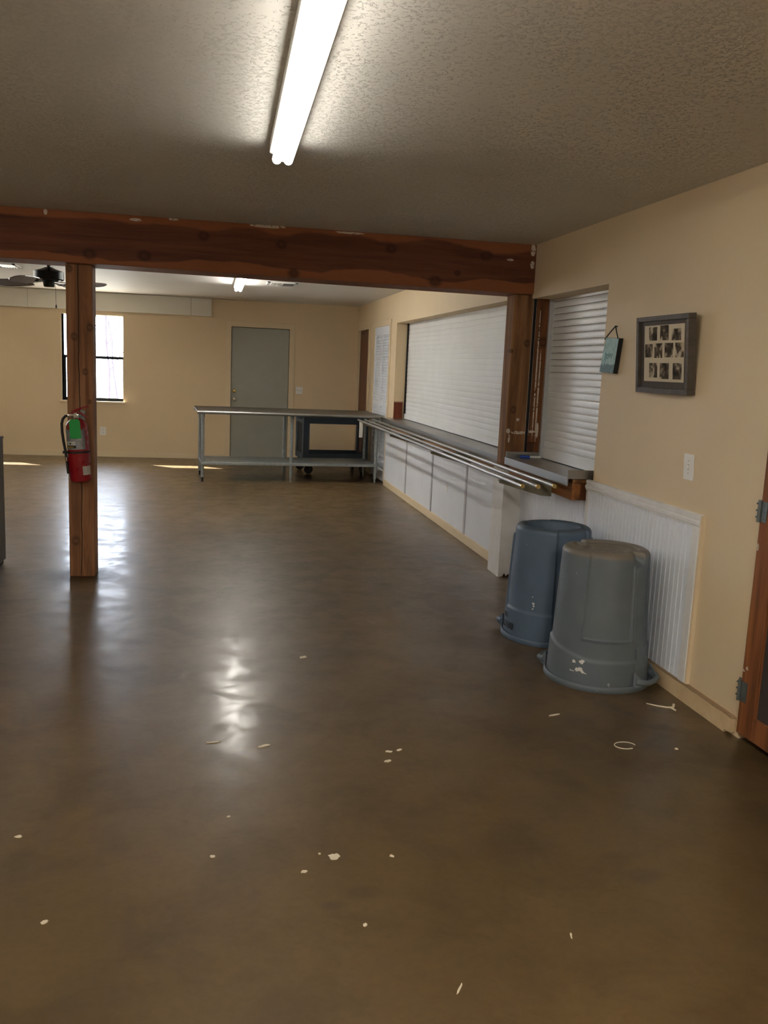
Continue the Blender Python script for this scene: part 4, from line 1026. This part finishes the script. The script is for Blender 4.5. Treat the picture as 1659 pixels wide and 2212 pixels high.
# ------------------------------------------------------------------ paint flakes lying on the floor
FL = [  # x, y, size, stretch, turn, label
 (0.389, 2.496, 0.021, 1.1, 0.3, 'largest cream paint flake, alone near the middle of the bare floor'),
 (-0.578, 2.725, 0.011, 1.6, 0.1, 'pale paint flake farthest left on the near floor'),
 (-0.424, 2.270, 0.010, 1.6, 0.5, 'oval cream paint flake at the lower left of the floor'),
 (0.018, 2.540, 0.009, 1.4, -0.3, 'small paint flake well left of the largest flake'),
 (0.288, 2.424, 0.010, 1.5, 0.2, 'smudged paint flake just left of the largest flake'),
 (0.427, 2.149, 0.008, 1.3, 0.9, 'small paint flake nearest the bottom, below the largest flake'),
 (0.567, 2.478, 0.008, 1.3, -0.8, 'small paint flake right of the largest flake'),
 (0.072, 2.778, 0.007, 1.4, 0.4, 'lone tiny paint flake above and left of the largest flake'),
 (0.345, 2.517, 0.005, 1.2, 0.0, 'tiny paint speck touching the left side of the largest flake'),
 (0.482, 4.388, 0.020, 1.5, 0.6, 'crinkled pale flake farthest away, right of the light reflection'),
 (0.219, 3.322, 0.020, 4.0, 0.35, 'long white splinter below the light reflection'),
 (0.021, 3.376, 0.014, 6.0, 0.15, 'thin white sliver left of the long splinter'),
 (0.683, 3.139, 0.014, 1.9, 0.4, 'lowest white flake of the group of three in the middle'),
 (0.706, 3.224, 0.012, 1.8, -0.2, 'upper left white flake of the group of three in the middle'),
 (0.749, 3.233, 0.012, 2.2, 0.5, 'upper right white flake of the group of three in the middle'),
 (1.521, 3.527, 0.018, 4.5, 0.3, 'white paint curl on the floor in front of the grey bin'),
 (1.900, 3.135, 0.009, 1.3, 0.2, 'small flake on the floor near the screen door'),
 (0.974, 2.030, 0.007, 5.0, 1.3, 'thin straw-like sliver at the lower right floor'),
 (0.615, 1.871, 0.009, 7.0, 1.0, 'long thin straw-like sliver nearest the bottom edge'),
]
for i, (x, y, s, e, tn, lab_) in enumerate(FL):
    s *= 0.78
    rnd = random.Random(50+i); bm = BM(); n = 16; top, bot = [], []
    for k in range(n):
        q = 2*PI*k/n; rr = s*(0.75+0.5*rnd.random()); px, py = math.cos(q)*rr*math.sqrt(e), math.sin(q)*rr/math.sqrt(e)
        X_, Y_ = px*math.cos(tn)-py*math.sin(tn), px*math.sin(tn)+py*math.cos(tn)
        z = 0.0015 + 0.0025*rnd.random()
        top.append(bm.verts.new((x+X_, y+Y_, z))); bot.append(bm.verts.new((x+X_, y+Y_, 0.0003)))
    ct = bm.verts.new((x, y, 0.002))
    for k in range(n):
        j = (k+1) % n; bm.faces.new((top[k], top[j], ct)); bm.faces.new((top[j], top[k], bot[k], bot[j]))
    bm.faces.new(bot[::-1])
    tag(obj('paint_flake', bm, MAT['flake'], loc=(x, y, 0)), lab_, 'paint flake', 'paint flakes scattered on the floor')
# the ring-shaped flake and the torn strip by the wall
bm = BM(); tube(bm, [(1.696+0.045*math.cos(t)*1.0, 3.186+0.045*math.sin(t)*0.75, 0.002) for t in [2*PI*k/22 for k in range(19)]], 0.002, 6)
tag(obj('paint_flake', bm, MAT['flake'], loc=(1.696, 3.186, 0)), 'ring-shaped pale paint curl on the floor between bin and screen door', 'paint flake', 'paint flakes scattered on the floor')
bm = BM(); tube(bm, [(2.015, 3.62, 0.003), (2.05, 3.585, 0.004), (2.09, 3.56, 0.004), (2.12, 3.56, 0.004), (2.135, 3.585, 0.006)], [0.002, 0.0035, 0.0045, 0.005, 0.007], 6); tube(bm, [(2.105, 3.555, 0.004), (2.112, 3.525, 0.003)], 0.005, 6)
tag(obj('paint_strip', bm, MAT['flake'], loc=(2.08, 3.57, 0)), 'torn curved white paint strip on the floor beside the grey bin', 'paint strip')

# ------------------------------------------------------------------ outdoors
struct('ground', B((-40, 40, YB+0.16, 70, -0.35, -0.15)), MAT['asphalt'], 'pale sunlit ground outside the window', 'ground')
struct('trim_11', B((XL-0.3, XO+0.3, YB+0.15, 15.27, 2.30, 2.48)), MAT['soffit'], 'roof eave outside the back wall', 'eave')
tr_ = thing('bare_tree', 'faint bare winter tree seen through the window', 'tree', (-2.55, 24.0, -0.15))
rnd = random.Random(11); bm = BM()
def limb(p, d, ln, r, dep):
    pts = [p]; n = 5
    for i in range(n):
        d = (d + Vector((rnd.uniform(-.22, .22), rnd.uniform(-.22, .22), rnd.uniform(-.05, .14)))).normalized(); pts.append(pts[-1] + d*ln/n)
    tube(bm, pts, [r*(1-0.5*i/n) for i in range(n+1)], 6)
    if dep:
        for i in (2, 3, 4, 5):
            if rnd.random() < 0.85:
                nd = (d + Vector((rnd.uniform(-.9, .9), rnd.uniform(-.6, .6), rnd.uniform(-.2, .5)))).normalized(); limb(pts[i], nd, ln*0.62, r*0.45, dep-1)
limb(Vector((-2.62, 24, -0.15)), Vector((0.05, 0, 1)), 3.2, 0.035, 3)
limb(Vector((-2.40, 24.3, -0.15)), Vector((0.0, 0, 1)), 3.4, 0.025, 3)
obj('branches', bm, MAT['bark'], tr_)

# ------------------------------------------------------------------ light, sky, camera
sc = bpy.context.scene
w = bpy.data.worlds.new('sky'); sc.world = w; w.use_nodes = True
bg = w.node_tree.nodes['Background']; bg.inputs['Color'].default_value = (0.76, 0.85, 1.0, 1); bg.inputs['Strength'].default_value = 11.0
sun = bpy.data.lights.new('sun', 'SUN'); sun.energy = 60; sun.angle = R(0.5); sun.color = (1, 0.95, 0.86)
so = bpy.data.objects.new('sun', sun); C.objects.link(so); so.location = (-8, 20, 8)
so.rotation_euler = Vector((1.22, -1.05, -0.9)).to_track_quat('-Z', 'Y').to_euler()

yaw, pit, rol = R(11.293), R(-9.260), R(2.4884)
fw = Vector((math.sin(yaw)*math.cos(pit), math.cos(yaw)*math.cos(pit), math.sin(pit)))
r0 = Vector((math.cos(yaw), -math.sin(yaw), 0)); u0 = r0.cross(fw)
rr = r0*math.cos(rol) + u0*math.sin(rol); uu = -r0*math.sin(rol) + u0*math.cos(rol)
cam = bpy.data.cameras.new('camera'); cam.sensor_fit = 'VERTICAL'; cam.sensor_height = 36; cam.sensor_width = 27
cam.lens = 36*1905/2212; cam.clip_start = 0.05; cam.clip_end = 200
co = bpy.data.objects.new('camera', cam); C.objects.link(co)
co.matrix_world = Matrix(((rr.x, uu.x, -fw.x, 0), (rr.y, uu.y, -fw.y, 0), (rr.z, uu.z, -fw.z, 1.5), (0, 0, 0, 1)))
sc.camera = co
sc.view_settings.view_transform = 'Standard'; sc.view_settings.look = 'None'; sc.view_settings.exposure = 0.62; sc.view_settings.gamma = 1.0
sc.view_settings.use_curve_mapping = False
sc.cycles.use_denoising = True
sc.cycles.max_bounces = 8
sc.cycles.sample_clamp_indirect = 8
